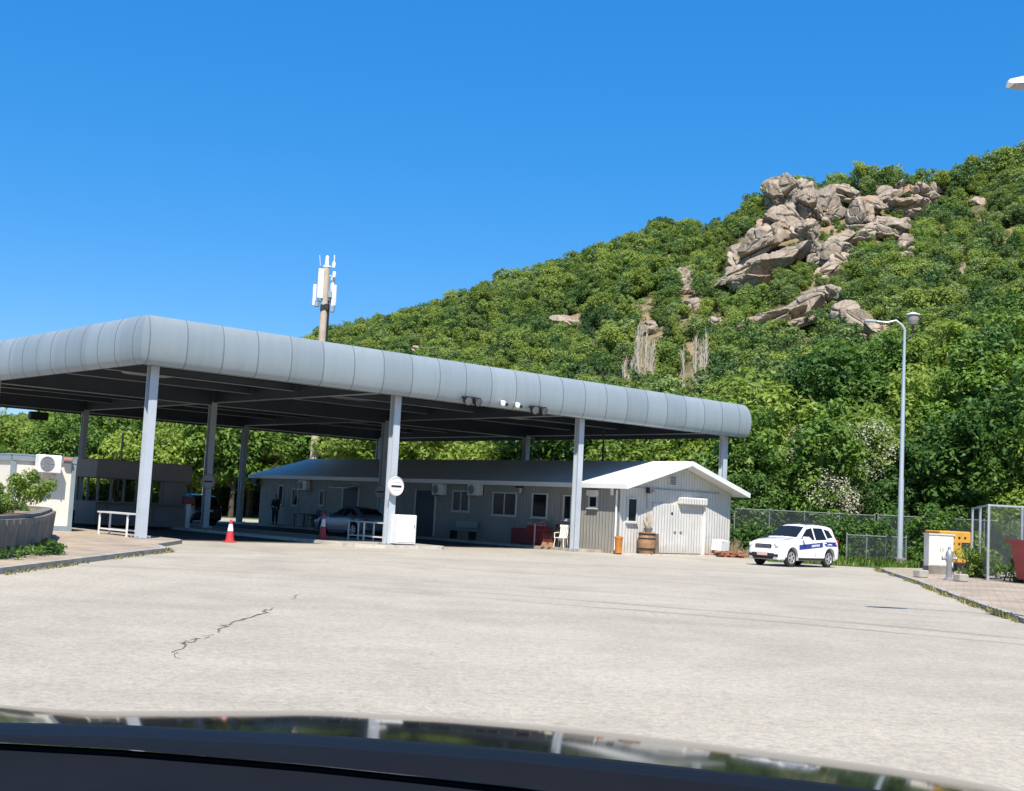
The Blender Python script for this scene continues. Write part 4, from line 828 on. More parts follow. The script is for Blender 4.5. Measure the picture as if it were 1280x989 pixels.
# ---------------------------------------------------------------- telecom mast
mp = D(388.5, 640, 96.); mast = thing('telecom_mast', 'tall pole mast with white cellular antennas rising behind the canopy', 'mast', (mp[0], 96., 0))
k96 = 96 / FPX
def mz(px, py): return D(px, py, 96.)[2]
zt = mz(402, 334); b = MB(); b.tube([(0, 0, -.3), (0, 0, 10), (0, 0, zt)], [.36, .31, .26], 16); b.build('pole', M_concpole, mast, True)
b = MB(); b.lathe([(.30, 0), (.30, .12)], (0, 0, zt), 14); b.lathe([(.16, 0), (.14, .7), (.06, .8)], (0, 0, zt + .12), 10); b.build('pole_cap', M_white, mast)
for dx, dy, y0, y1, w in ((-.33, -.34, 337, 374, .46), (-.80, -.05, 356, 383, .26), (.72, -.12, 356, 382, .38), (.5, .3, 345, 378, .3)):
    za, zb = mz(400, y1), mz(400, y0); b = MB(); b.box((dx, dy, (za + zb) / 2), (w, .2, zb - za), bev=.04, rz=R(-25 * np.sign(dx))); o = b.build('antenna', M_white, mast)
    b = MB(); b.box((dx * .5, dy * .5 + .05, zb - .35), (abs(dx) + .1, .06, .06)); b.box((dx * .5, dy * .5 + .05, za + .35), (abs(dx) + .1, .06, .06)); b.build('clamp', M_grey, o)
for dx, py in ((.42, 368), (-.55, 380), (.2, 384), (-.1, 385), (.65, 386)):
    b = MB(); b.box((dx, -.15, mz(400, py)), (.32, .28, .5), bev=.03); b.build('radio_unit', M_dark if abs(dx) < .3 else M_grey, mast)
for dx, py in ((.55, 330), (.62, 342)):
    b = MB(); b.tube([(.1, 0, mz(400, py) - .15), (dx, 0, mz(400, py) - .15)], .03, 6); b.lathe([(.12, -.25), (.15, 0), (.1, .22)], (dx, 0, mz(400, py)), 10); b.build('dish', M_white, mast)
b = MB(); b.tube([(.55, 0, mz(400, 326)), (.55, 0, mz(400, 318))], .04, 6); b.tube([(-.5, 0, mz(400, 332)), (-.6, 0, mz(400, 319))], .02, 5); b.build('whip_antenna', M_white, mast)
b = MB(); b.tube([(.34, -.1, 1), (.34, -.1, mz(400, 375))], .05, 6); b.tube([(.42, -.05, 1), (.40, -.05, mz(400, 380))], .04, 6); b.build('cable_run', M_dark, mast)
p = D(409.5, 416, 90.); t = thing('lightning_rod', 'thin white rod standing on the canopy roof right of the mast', 'rod', UV(12.5, 27.5, ZT - .12)); q = Vector(UV(12.5, 27.5, 0)); b = MB(); b.tube([(0, 0, 0), (0, 0, 1.6)], [.05, .03], 8); b.box((0, 0, .03), (.3, .3, .06)); b.build('rod', M_white, t)

# ---------------------------------------------------------------- booth, cabin, planter on the left
bo = thing('inspection_booth', 'brown-clad passport booth with a window band under the canopy', 'booth', UV(4.62, 14.0, .108), ANG)
bw, bd = 4.25, 3.4
b = MB(); b.box((bw / 2, bd / 2, .5), (bw, bd, 1.0)); b.build('lower_wall', M_brown, bo)
b = MB(); b.box((bw / 2, bd / 2, 2.43), (bw + .3, bd + .3, .82), bev=.03); b.build('fascia_band', M_brown, bo)
b = MB()
for x in np.linspace(.06, bw - .06, 8):
    if abs(x - 2.2) < 10: b.box((x, .06, 1.51), (.09, .09, 1.02))
for y in np.linspace(1.1, bd - .06, 3):
    for x in (.06, bw - .06): b.box((x, y, 1.51), (.09, .09, 1.02))
b.box((2.3, .07, 1.51), (.6, .08, 1.02)); b.box((3.65, .07, 1.51), (1.1, .08, 1.02)); b.build('window_frame', M_brown, bo)
M_clear = bpy.data.materials.new('booth_glass'); M_clear.use_nodes = True; _b = M_clear.node_tree.nodes['Principled BSDF']; _b.inputs['Base Color'].default_value = (.8, .85, .85, 1); _b.inputs['Roughness'].default_value = .03; _b.inputs['Transmission Weight'].default_value = 1.; _b.inputs['IOR'].default_value = 1.02
b = MB(); b.box((bw / 2, .10, 1.51), (bw - .15, .012, 1.0)); b.box((bw / 2, bd - .1, 1.51), (bw - .15, .012, 1.0)); b.build('pane', M_clear, bo)
b = MB(); b.box((bw / 2, -.18, 1.0), (bw, .36, .05)); b.build('counter', M_brown, bo)
b = MB(); b.box((1.2, -.03, .5), (1.4, .05, .7)); b.build('lower_panel', mat('booth_panel_grey', (.16, .15, .14), .6), bo); b = MB(); b.box((3.2, -.03, .5), (1.0, .05, .7)); b.build('lower_panel', MATS['booth_panel_grey'], bo)
q = V_ = onV(233, 655, 12.5); t = thing('ticket_post', 'grey post with a red box on top beside the booth corner', 'post', UV(q[0], 12.5, .1), ANG); b = MB(); b.box((0, 0, .55), (.22, .18, 1.1)); b.build('post', M_grey, t); b = MB(); b.box((0, -.03, 1.25), (.5, .32, .32), bev=.03); b.build('box', M_dred, t)
for px, y0, y1, lb in ((174, 524, 640, 'thin dark post behind the booth, right of two, tallest'), (146, 541, 640, 'thin dark post behind the booth, left of two')):
    p = D(px, 640, 74.); z1 = D(px, y0, 74.)[2]; t = thing('post', lb, 'post', (p[0], 74., 0)); b = MB(); b.tube([(0, 0, 0), (0, 0, z1)], .06, 8); b.lathe([(.10, 0), (.10, .06)], (0, 0, 0), 8); b.build('shaft', M_dark, t)
p = D(253, 640, 92.); z1 = D(254, 535, 92.)[2]; t = thing('lamp_post', 'sunlit white post behind the dim round sign', 'post', (p[0], 92., 0)); b = MB(); b.tube([(0, 0, 0), (0, 0, z1)], [.13, .10], 10); b.lathe([(.2, 0), (.2, .1)], (0, 0, 0), 8); b.build('shaft', M_white, t)
# white cabin
cu0, _ = onV(14, 600, 4.6); cu1, _ = onV(95, 620, 4.6); cz = onV(60, 571, 4.6)[1]
cb = thing('site_cabin', 'white site cabin with grey-blue frame and an air conditioner, beside the planter', 'cabin', UV(cu0, 4.6, .108), ANG); cw = cu1 - cu0 - .1; chh = cz - .108
b = MB(); b.box((cw / 2, 1.2, chh / 2 - .02), (cw - .08, 2.32, chh - .12)); b.build('wall', M_cream, cb)
M_cfr = mat('cabin_frame', (.24, .29, .32), .5, noise=.15)
b = MB()
for x in (.05, cw - .05):
    for y in (.05, 2.35): b.box((x, y, chh / 2), (.14, .14, chh - .2))
for z in (.09, chh - .10):
    for y in (.04, 2.36): b.box((cw / 2, y, z), (cw + .04, .16, .18))
    for x in (.04, cw - .04): b.box((x, 1.2, z), (.16, 2.16, .18))
b.build('frame', M_cfr, cb); b = MB(); b.box((cw / 2, 1.2, chh + .015), (cw + .1, 2.5, .05)); b.build('roof', M_cfr, cb)
cau, caz = onV(57, 580, 4.55); aircon(UV(cau, 4.52, caz), ANG, 'sunlit air conditioner casting a shadow on the white cabin wall', .80, .62, .36)
p2u, p2z = onV(86, 575, 4.4); t = thing('cabin_lamp', 'small reddish lamp at the top right of the white cabin', 'lamp', UV(p2u, 4.45, p2z), ANG); b = MB(); b.box((0, 0, 0), (.34, .12, .12), bev=.03); b.build('lamp_body', mat('rusty_pink', (.36, .18, .15), .6), t)
t = thing('site_cabin', 'second pale cabin half hidden behind the planter at the left edge', 'cabin', UV(cu0 - 4.6, 6.5, .108), ANG); b = MB(); b.box((2., 1.2, 1.25), (4., 2.4, 2.4)); b.build('wall', M_cream, t); b = MB(); b.box((2., 1.2, 2.5), (4.1, 2.5, .12)); b.build('roof', M_cfr, t); b = MB(); b.box((2.9, -.03, 1.05), (.85, .06, 1.95)); b.build('door', M_cream, t)
# planter
plp = [(-10.5, 20.0), (-10.42, 26.2), (-10.65, 28.2), (-11.4, 31.0), (-12.4, 34.2), (-13.6, 37.9), (-14.5, 40.0), (-14.9, 40.4), (-15.5, 40.5), (-20.5, 38), (-20.5, 20)]
b = MB(); n = len(plp); plt = thing('planter', 'large old concrete planter with vertical board marks holding green shrubs', 'planter', (0, 0, .108))
outp, inp = [], []
for i in range(n):
    a_, c_ = Vector(plp[i]), Vector(plp[(i + 1) % n]); L = (c_ - a_).length; nn = Vector(((c_ - a_).y, -(c_ - a_).x)).normalized(); m = max(1, int(L / .42))
    for k in range(m):
        p0 = a_.lerp(c_, k / m); 
        for f, e in ((0, .0), (.12, .05), (.88, .05), (1., .0)):
            if f == 1.: continue
            q = a_.lerp(c_, (k + f) / m) + nn * e; outp.append((q.x, q.y))
b.prism(outp, 0, .80, 0, 1.012); ow = b.build('planter_wall', M_conc, plt); b = MB(); b.prism([(p[0] * 1.0, p[1]) for p in plp], .80, .88, 0, 1.0); b.build('rim', M_conc, plt)
sheetb = MB(); sheetb.add([(p[0] - .3, p[1], .884) for p in plp], [tuple(range(n))]); sheetb.build('soil', M_soil, plt)
for i, (x, y, s) in enumerate(((-11.5, 27.2, .8), (-11.2, 25.4, .85), (-11.25, 26.3, .62), (-11.7, 28.4, .66), (-12.2, 29.2, .62), (-13.2, 32, .6), (-12.9, 25.8, .95), (-14, 29, .9), (-13.2, 23.5, 1.0), (-15, 34, .7), (-15.8, 37.5, .6), (-16, 31, .9))):
    put_tree(('pl', 0 if i % 3 else 1), x, y, .78, s * .88, 'leafy green shrub growing in the concrete planter', 'shrub', 'shrubs in the concrete planter', name='shrub')
_g = np.random.default_rng(31)
_c = np.stack([_g.uniform(-10.75, -9.95, 90), _g.uniform(25.6, 31.5, 90), _g.uniform(.12, .30, 90)], 1); _c[:, 0] -= np.clip(_c[:, 1] - 28.5, 0, 9) * .33
_V, _t2 = leaf_cloud(_g, _c, np.full(90, .11), 22, .045); wo_ = bpy.data.objects.new('pavement_weeds', mesh_from_quads('pavement_weeds', _V, _t2 * .6, LF_A)); col.objects.link(wo_); tag(wo_, 'low straggling weeds on the pavement along the planter foot', 'weeds', kind='stuff')

# ---------------------------------------------------------------- signs, cabinet, tables, cones
def round_sign(u, v, z, rad, label, dim=False):  # dim: shade is put into darker face and rim colours
    t = thing('round_sign', label, 'sign', UV(u, v, z), ANG, 'round signs on canopy columns'); M = Matrix.Rotation(R(90), 3, 'X')
    b = MB(); b.lathe([(rad, -.02), (rad, .012), (rad * .97, .02)], (0, 0, 0), 32, 0, M); o = b.build('disc', mat('sign_rim', (.42, .30, .28), .5) if dim else M_white, t)
    b = MB(); b.lathe([(rad * .80, .0), (rad * .80, .006)], (0, -.021, 0), 32, 0, M); b.build('face', M_white if not dim else mat('shaded_sign_face', (.5, .48, .46), .5), o)
    if not dim:
        b = MB(); b.tube([(rad * .92 * math.cos(k * PI / 20), -.022, rad * .92 * math.sin(k * PI / 20)) for k in range(41)], .018, 5); b.build('rim', mat('sign_pale_rim', (.60, .50, .48), .5), o)
    b = MB(); b.box((0, -.031, 0), (rad * 1.28, .008, rad * .2)); b.build('bar', M_dark, o)
    b = MB()
    for zz in (rad * .42, -rad * .40):
        for i in range(7): b.box((-rad * .38 + i * rad * .127, -.030, zz), (rad * .07, .006, rad * .10))
    b.build('lettering', mat('faint_lettering', (.40, .39, .38), .6), o); b = MB(); b.box((0, .06, 0), (.08, .1, rad * .9)); b.build('bracket', M_grey, t)
su, sz = onV(495, 608, -.32); round_sign(su, -.32, sz, .37, 'sunlit white round sign with a black bar on the second front column')
su, sz = onV(260, 602, 13.9); round_sign(su, 13.9, sz, .36, 'dim round sign with dark bar on the shaded column near the booth', True)
su, sz = onV(475, 615, 13.9); round_sign(su, 13.9, sz, .36, 'shaded round sign half hidden behind the second front column', True)
u_a, z_a = onV(495, 683, -.55); u_b, _ = onV(519, 683, -.55); _, z_b = onV(507, 645, -.55)
t = thing('white_cabinet', 'white metal cabinet standing right of the second front column', 'cabinet', UV((u_a + u_b) / 2, -.35, .108), ANG); w = u_b - u_a; b = MB(); b.box((0, 0, .04 + (z_b - .1) / 2), (w, .42, z_b - .12), bev=.02); b.build('body', M_white, t); b = MB(); b.box((-.01, -.215, .05 + (z_b - .1) / 2), (w - .08, .02, z_b - .24)); o = b.build('door', M_white, t); b = MB(); b.box((w / 2 - .12, -.235, z_b * .6), (.03, .03, .12)); b.build('handle', M_grey, o)
b = MB(); b.box((0, 0, .02), (w - .1, .36, .05)); b.build('plinth', M_conc, t)
def insp_table(u, va, vb, w, label, z=.108):
    L = vb - va; t = thing('inspection_table', label, 'table', UV(u, va, z), ANG, 'white luggage inspection tables'); b = MB(); b.box((0, L / 2, .76), (w, L, .05)); b.build('table_top', mat('table_top_grey', (.55, .55, .53), .5), t)
    for y in (.1, L - .1) if L < 2.4 else (.1, L * .55, L - .1):
        for s in (-1, 1): b = MB(); b.box((s * (w / 2 - .06), y, .365), (.05, .05, .73)); b.build('leg', M_white, t)
    b = MB()
    for s in (-1, 1): b.box((s * (w / 2 - .06), L / 2, .2), (.04, L - .3, .05))
    b.build('stretcher', M_white, t)
insp_table(.1, .75, 3.1, .5, 'white inspection table left of the corner column'); insp_table(11.2, 1.5, 4.1, .6, 'white inspection table left of the second front column')
def cone(loc, label, H=.9):
    t = thing('traffic_cone', label, 'traffic cone', loc, .4, 'traffic cones at the lane mouths'); b = MB(); b.box((0, 0, .025), (.42, .42, .05), bev=.012); b.build('base', M_conered, t)
    f = lambda z: .165 - .125 * z / H
    b = MB(); b.lathe([(f(.05), .05), (f(.5 * H), .5 * H)], n=18); b.lathe([(f(.80 * H), .80 * H), (f(H), H), (f(H) * .6, H)], n=18); b.build('shell', M_conered, t, True); b = MB(); b.lathe([(f(.5 * H) + .003, .5 * H + .001), (f(.8 * H) + .003, .8 * H - .001)], n=18); b.build('sleeve', M_white, t, True)
p = G(287, 678, 0); cone((p[0], p[1], 0), 'red and white traffic cone in the left lane mouth on bare asphalt', .8)
p = G(403, 674, .108); cone((p[0], p[1], .108), 'red and white traffic cone on the traffic island beside the inspection table', 1.0)

# ---------------------------------------------------------------- clutter along the office building
def item(name, label, cat, u, v, z=.108, rz=ANG, group=None): return thing(name, label, cat, UV(u, v, z), rz, group)
def fz(px, py, u=20.6): return onU(px, py, u)[0]
t = item('waste_bin', 'small bright orange waste bin right of the third front column', 'bin', 20.75, -1.9, .06); b = MB(); b.lathe([(.14, 0), (.17, .60), (.185, .62), (.185, .68), (.15, .70)], n=16); b.build('body', M_orange, t, True); b = MB(); b.lathe([(.12, .701), (.11, .71)], n=12); b.build('opening', M_dark, t)
ub_, _ = onV(808, 690, -2.0)
t = item('barrel', 'brown wooden barrel with dark hoops in front of the gable wall', 'barrel', ub_, -2.0, .06); b = MB(); b.lathe([(.32, 0), (.38, .3), (.39, .5), (.36, .8), (.33, .92)], n=20); b.build('staves', M_wood, t, True); b = MB()
for z in (.18, .62, .82): b.lathe([(.385, z), (.392, z + .06), (.385, z + .06)], n=20)
b.build('hoop', M_dark, t); b = MB(); b.box((.46, -.02, .45), (.25, .4, .85), rz=.2, taper=.8); b.build('side_board', mat('grey_board', (.22, .17, .13), .9, noise=.4), t)
t = item('dry_plant', 'dry whitish plant bundle standing on the wooden barrel', 'plant', ub_ + .05, -2.0, .06 + .92); b = MB(); r3 = random.Random(9)
for i in range(46):
    a_ = r3.uniform(0, 6.28); q = r3.uniform(.04, .24); h = r3.uniform(.4, .85); b.tube([(0, 0, 0), (q * math.cos(a_) * .8, q * math.sin(a_) * .8, h * .6), (q * math.cos(a_), q * math.sin(a_), h)], [.03, .035, .012], 5)
b.build('stalks', mat('bleached_stalks', (.55, .47, .36), .9, noise=.4, nscale=8.), t); b = MB(); b.lathe([(.14, 0), (.2, .18), (.19, .2)], n=12); b.build('pot', M_conc, t)
vb_ = fz(673, 681); t = item('red_chest', 'dark red metal chest with pink flowers on top, against the facade', 'chest', 20.55, vb_); b = MB(); b.box((0, 0, .36), (.6, 1.35, .66), bev=.02); b.build('body', M_dred, t); b = MB(); b.box((0, 0, .71), (.64, 1.4, .05)); b.build('lid', M_red, t)
va_ = fz(655, 681); t = item('red_chest', 'dark red metal chest in shade left of the flower-topped chest', 'chest', 20.6, va_); b = MB(); b.box((0, 0, .36), (.6, 1.2, .66), bev=.02); b.build('body', M_dred, t); b = MB(); b.box((0, 0, .71), (.64, 1.25, .05)); b.build('lid', M_dred, t)
t = item('flower_box', 'pink and white flowers in a low box on the red chest', 'flowers', 20.45, vb_ - .05, .108 + .735); g = np.random.default_rng(8); cc = np.stack([g.uniform(-.2, .2, 26), g.uniform(-.55, .55, 26), g.uniform(.15, .38, 26)], 1); Vq, tq = leaf_cloud(g, cc, np.full(26, .1), 16, .05); me = mesh_from_quads('blossom', Vq, tq, leaf_mat('pink_blossom', (.45, .16, .18), (.78, .6, .58), .2, .0)); o = bpy.data.objects.new('blossom', me); col.objects.link(o); o.parent = t; b = MB(); b.box((0, 0, .08), (.3, 1.1, .16), taper=1.05); b.build('trough', M_dred, t)
u3, _ = 0, 0
v_p = onU(667.5, 683, 20.1)[0]; t = item('stake', 'thin pinkish metal stake in front of the red chests', 'stake', 20.1, v_p); b = MB(); b.tube([(0, 0, 0), (0, 0, .95)], .035, 8); b.lathe([(.1, 0), (.1, .03)], (0, 0, 0), 8); b.build('rod', mat('pink_paint', (.6, .33, .30), .6), t)
def chair(u, v, rz, label, m, tilt=0., group=None):
    t = item('garden_chair', label, 'chair', u, v, .108, rz, group); T = Matrix.Rotation(tilt, 3, 'X')
    def part(name, f):
        b = MB(); f(b); b.v = [tuple(T @ Vector(p)) for p in b.v]; b.build(name, m, t)
    part('seat', lambda b: b.box((0, 0, .43), (.46, .46, .035), bev=.012))
    def back(b):
        for i in range(5): b.box((-.17 + i * .085, .235 + .06, .70), (.06, .02, .5), rx=R(-12))
        b.box((0, .35, .95), (.46, .03, .1), rx=R(-12)); b.box((0, .25, .47), (.44, .03, .06))
    part('backrest', back)
    for sx in (-1, 1):
        for sy in (-1, 1): part('leg', lambda b: b.tube([(sx * .2, sy * .2, .42), (sx * .24, sy * .24, 0)], .02, 6))
        part('armrest', lambda b: b.tube([(sx * .24, .24, .66), (sx * .25, -.18, .64), (sx * .24, -.2, .42)], .02, 6))
v_c = onU(701, 684, 20.2)[0]; chair(20.2, v_c, ANG - 1.2, 'pale cream plastic chair beside the third front column', M_cream); v_c2 = onU(706, 684, 20.6)[0]
v_k = onU(690, 684, 20.45)[0]; chair(20.45, v_k, ANG - 1.7, 'black chair between the red chest and the pale chair', M_dark)
for i, (px, u) in enumerate(((681, 19.98), (689, 19.98))):
    v_ = onU(px, 684, u)[0]; t = item('wooden_block', ('small tan wooden block nearest the red chest', 'small tan wooden block in front of the black chair')[i], 'block', u, v_, .108); b = MB(); b.box((0, 0, .1), (.25, .3, .2), rz=.4, taper=.6); b.build('block', M_wood, t)
va_ = fz(577, 676); t = item('bench', 'dark bench in the shade under the facade twin window', 'bench', 20.65, va_); b = MB(); b.box((0, 0, .45), (.45, 1.6, .06)); b.build('seat', M_grey, t); b = MB(); b.box((.22, 0, .72), (.05, 1.6, .3)); b.build('backrest', M_grey, t)
for s in (-1, 1): b = MB(); b.box((0, s * .7, .21), (.4, .06, .42)); b.build('leg', M_dark, t)
va_ = fz(381, 661); t = item('side_table', 'small dark table near the standing man', 'table', 20.5, va_); b = MB(); b.box((0, 0, .72), (.7, 1.1, .04)); b.build('table_top', M_dark, t)
for sx in (-1, 1):
    for sy in (-1, 1): b = MB(); b.box((sx * .3, sy * .5, .35), (.05, .05, .7)); b.build('leg', M_dark, t)
va_ = fz(392, 661); chair(20.5, va_, ANG - 1.57, 'black chair in shade beside the small dark table', M_dark)
# rubble at the right gable corner
ur, _ = onV(912, 697, -2.4)
t = item('styrofoam_box', 'broken white box on the rubble at the right corner of the gable', 'box', ur - .45, -2.2, .0); b = MB(); b.box((0, 0, .5), (.75, .5, .42), rz=.15, rx=.08); b.build('body', M_white, t); b = MB(); b.box((.05, .02, .735), (.8, .55, .05), rz=.2, rx=.12); b.build('lid', M_white, t)
r4 = random.Random(3); b = MB()
for i in range(60): b.box((r4.gauss(0, .42), r4.gauss(0, .22), r4.uniform(.03, .26)), (.24, .12, .07), r4.uniform(0, 3), rx=r4.uniform(-.6, .6))
tag(b.build('rubble', M_brick, loc=UV(ur - .3, -2.3, 0)), 'heap of broken red bricks at the right corner of the gable', 'rubble', kind='stuff')
def dry_tuft(u, v, s, label, seed):
    b = MB(); r = random.Random(seed)
    for i in range(70):
        a_ = r.uniform(0, 6.28); q = r.uniform(.1, .5) * s; h = r.uniform(.3, .9) * s; b.tube([(q * .3 * math.cos(a_), q * .3 * math.sin(a_), 0), (q * math.cos(a_), q * math.sin(a_), h)], [.012, .006], 3)
    tag(b.build('dry_grass_tuft', M_dry, loc=UV(u, v, 0)), label, 'dry plant')
dry_tuft(ur + .55, -2.2, 1.0, 'dry grey-brown stalks beside the brick heap', 1); dry_tuft(ur + 1.1, -2.5, .55, 'low tan dry clump right of the brick heap', 2)

# ---------------------------------------------------------------- person in the shade
def skin_part(name, verts, edges, radii, m, parent, root=0, sub=2):
    me = bpy.data.meshes.new(name); me.from_pydata(verts, edges, []); me.materials.append(m); o = bpy.data.objects.new(name, me); col.objects.link(o); o.parent = parent
    bm = bmesh.new(); bm.from_mesh(me); ly = bm.verts.layers.skin.verify()
    for v, r in zip(bm.verts, radii): v[ly].radius = (r if isinstance(r, tuple) else (r, r))
    bm.verts.ensure_lookup_table(); bm.verts[root][ly].use_root = True; bm.to_mesh(me); bm.free()
    sk = o.modifiers.new('skin', 'SKIN'); sk.use_smooth_shade = True; ss = o.modifiers.new('sub', 'SUBSURF'); ss.levels = sub; ss.render_levels = sub; return o
vp = onU(343, 656, 20.45)[0]; per = thing('person', 'man in dark clothes standing by the far left window, one arm bent', 'person', UV(20.45, vp, .108), ANG - R(90) + R(200))
J = [(0, 0, .95), (0, .0, 1.12), (0, 0, 1.32), (0, -.01, 1.46), (0, .0, 1.53), (0, .02, 1.60), (0, .03, 1.70),           # pelvis chest neck head
     (.17, 0, 1.42), (.23, .02, 1.16), (.17, .22, 1.12), (.10, .30, 1.20),                                               # right arm, bent
     (-.17, 0, 1.42), (-.24, -.02, 1.15), (-.22, .12, .92), (-.21, .15, .84),                                            # left arm
     (.10, 0, .90), (.115, .02, .50), (.12, -.02, .09), (.13, .14, .03), (-.10, 0, .90), (-.115, .0, .50), (-.12, -.03, .09), (-.14, .13, .03)]
E_ = [(0, 1), (1, 2), (2, 3), (3, 4), (4, 5), (5, 6), (3, 7), (7, 8), (8, 9), (9, 10), (3, 11), (11, 12), (12, 13), (13, 14), (0, 15), (15, 16), (16, 17), (17, 18), (0, 19), (19, 20), (20, 21), (21, 22)]
rad = [(.15, .11), (.145, .105), (.16, .11), (.11, .09), .055, (.085, .095), (.07, .08), .065, .048, .038, .032, .065, .048, .038, .032, .095, .068, .045, .035, .095, .068, .045, .035]
skin_part('body', J, E_, rad, M_skin, per)
pad = lambda ix, k: [tuple(x + k for x in rad[i]) if isinstance(rad[i], tuple) else rad[i] + k for i in ix]
ji = [0, 1, 2, 3, 7, 8, 9, 11, 12, 13]; mp_ = {a: i for i, a in enumerate(ji)}
skin_part('jacket', [J[i] for i in ji], [(mp_[a], mp_[c]) for a, c in E_ if a in mp_ and c in mp_], pad(ji, .022), M_cloth, per)
ti = [0, 15, 16, 17, 19, 20, 21]; mp_ = {a: i for i, a in enumerate(ti)}
skin_part('trousers', [J[i] for i in ti], [(mp_[a], mp_[c]) for a, c in E_ if a in mp_ and c in mp_], pad(ti, .016), M_cloth, per)
for s, a in ((1, 17), (-1, 21)): skin_part('shoe', [(J[a][0], J[a][1] - .05, .05), J[a + 1]], [(0, 1)], [(.055, .05), (.05, .04)], M_dark, per, sub=1)
skin_part('hair', [(0, .0, 1.69), (0, -.02, 1.745)], [(0, 1)], [(.088, .10), (.07, .08)], M_hair, per, sub=1)
for hx in (10, 14):
    for q in range(5):
        dx = (q - 2) * .014; tip = (J[hx][0] + dx, J[hx][1] + .05, J[hx][2] - .05 + (.03 if q == 0 else 0)); skin_part('finger', [(J[hx][0] + dx * .6, J[hx][1] + .01, J[hx][2] - .01), ((J[hx][0] + tip[0]) / 2 + dx * .3, tip[1] - .012, tip[2] + .028), tip], [(0, 1), (1, 2)], [.010, .009, .008], M_skin, per, sub=1)

# ---------------------------------------------------------------- cars
def car(root, ST, paint, wheels, wr, wx, opts):
    ST = sorted(ST); X = np.array([s[0] for s in ST]); A = np.array([s[1:] for s in ST])
    def sec(x): return [float(np.interp(x, X, A[:, k])) for k in range(6)]
    def outline(x):
        zb, zl, zt, ws, wb, wt = sec(x)
        for w in wheels:
            dx = abs(x - w); r = wr + .075
            if dx < r: zb = max(zb, wr + math.sqrt(max(r * r - dx * dx, 0)))
        zm = (max(zb, .3) + zl) / 2
        return [(ws * .93, zb), (ws * .985, zb + .05), (ws, max(zm, zb + .07)), (ws * .45 + wb * .55, max(zl - .07, zb + .09)), (wb, max(zl, zb + .1)), (wb * .6 + wt * .4, zl * .6 + (zt - .05) * .4), (wt + .015, zt - .06), (wt - .03, zt - .018), (wt - .14, zt), (0, zt + .022)]
    xs = np.linspace(X[0], X[-1], 110); rows = []
    for x in xs:
        o = outline(x); rows.append([(x, y, z) for y, z in o] + [(x, -y, z) for y, z in reversed(o[:-1])])
    b = MB(); b.loft(rows, closed=True, caps=True); b.build('body', paint, root, True)
    def Yat(x, z):
        o = outline(x); zz = [q[1] for q in o[2:8]]; yy = [q[0] for q in o[2:8]]; return float(np.interp(z, zz, yy))
    def side(name, poly, m, s, off=.006, parent=None, nx=1):
        n = len(poly); b = MB(); vo = [(x, s * (Yat(x, z) + off), z) for x, z in poly]; vi = [(x, s * (Yat(x, z) - .02), z) for x, z in poly]
        b.add(vo + vi, [tuple(range(n)), tuple(range(2 * n - 1, n - 1, -1))] + [(i, (i + 1) % n, n + (i + 1) % n, n + i) for i in range(n)]); return b.build(name, m, parent or root)
    def ztop(x, y):
        zb, zl, zt, ws, wb, wt = sec(x); return zt + .022 * max(0, 1 - (y / max(wt - .14, .1)) ** 2)
    def top(name, x0, x1, w0, w1, m, off=.008):
        b = MB(); rows = [[(x0 + (x1 - x0) * i / 5, (w0 + (w1 - w0) * i / 5) * (j / 4 - 1), ztop(x0 + (x1 - x0) * i / 5, (w0 + (w1 - w0) * i / 5) * (j / 4 - 1)) + off) for j in range(9)] for i in range(6)]
        b.loft(rows); b.loft([[(p[0], p[1], p[2] - .02) for p in r] for r in rows]); return b.build(name, m, root)
    for w in wheels:
        for s in (-1, 1):
            wt_ = bpy.data.objects.new('wheel', None); col.objects.link(wt_); wt_.parent = root; wt_.location = (w, s * (wx - .1), wr); wt_.empty_display_size = .1; M = Matrix.Rotation(R(90), 3, 'X')
            b = MB(); b.lathe([(wr * .62, -.1), (wr * .92, -.105), (wr, -.07), (wr, .07), (wr * .92, .105), (wr * .62, .1)], n=28, M=M); b.build('tyre', M_rubber, wt_, True)
            b = MB(); b.lathe([(wr * .64, -.085), (wr * .64, .085)], n=24, M=M); b.build('rim', M_dark, wt_)
            b = MB()
            for k in range(5):
                a_ = k * 2 * PI / 5; b.box((wr * .36 * math.cos(a_), s * .098, wr * .36 * math.sin(a_)), (wr * .56, .025, wr * .2), ry=-a_)
            b.tube([(wr * .6 * math.cos(k * PI / 12), s * .098, wr * .6 * math.sin(k * PI / 12)) for k in range(25)], .018, 6); b.lathe([(wr * .16, -.015), (wr * .14, .02)], (0, s * .1, 0), 12, 0, M); b.build('spokes', M_chrome, wt_)
    return side, top, Yat, ztop
SUVST = [(2.17, .34, .58, .66, .62, .58, .50), (2.12, .27, .74, .82, .76, .72, .62), (2.0, .25, .86, .94, .84, .81, .70), (1.6, .25, .93, 1.02, .89, .86, .76), (1.0, .25, .98, 1.07, .905, .88, .78), (.86, .25, .985, 1.11, .905, .88, .76),
         (.12, .25, 1.0, 1.56, .905, .885, .64), (-.15, .25, 1.0, 1.625, .905, .885, .63), (-1.0, .25, 1.01, 1.64, .905, .885, .63), (-1.6, .25, 1.03, 1.60, .90, .87, .62), (-1.85, .27, 1.04, 1.54, .89, .85, .62), (-2.08, .32, 1.02, 1.12, .85, .80, .70), (-2.17, .40, .88, .96, .78, .74, .66)]
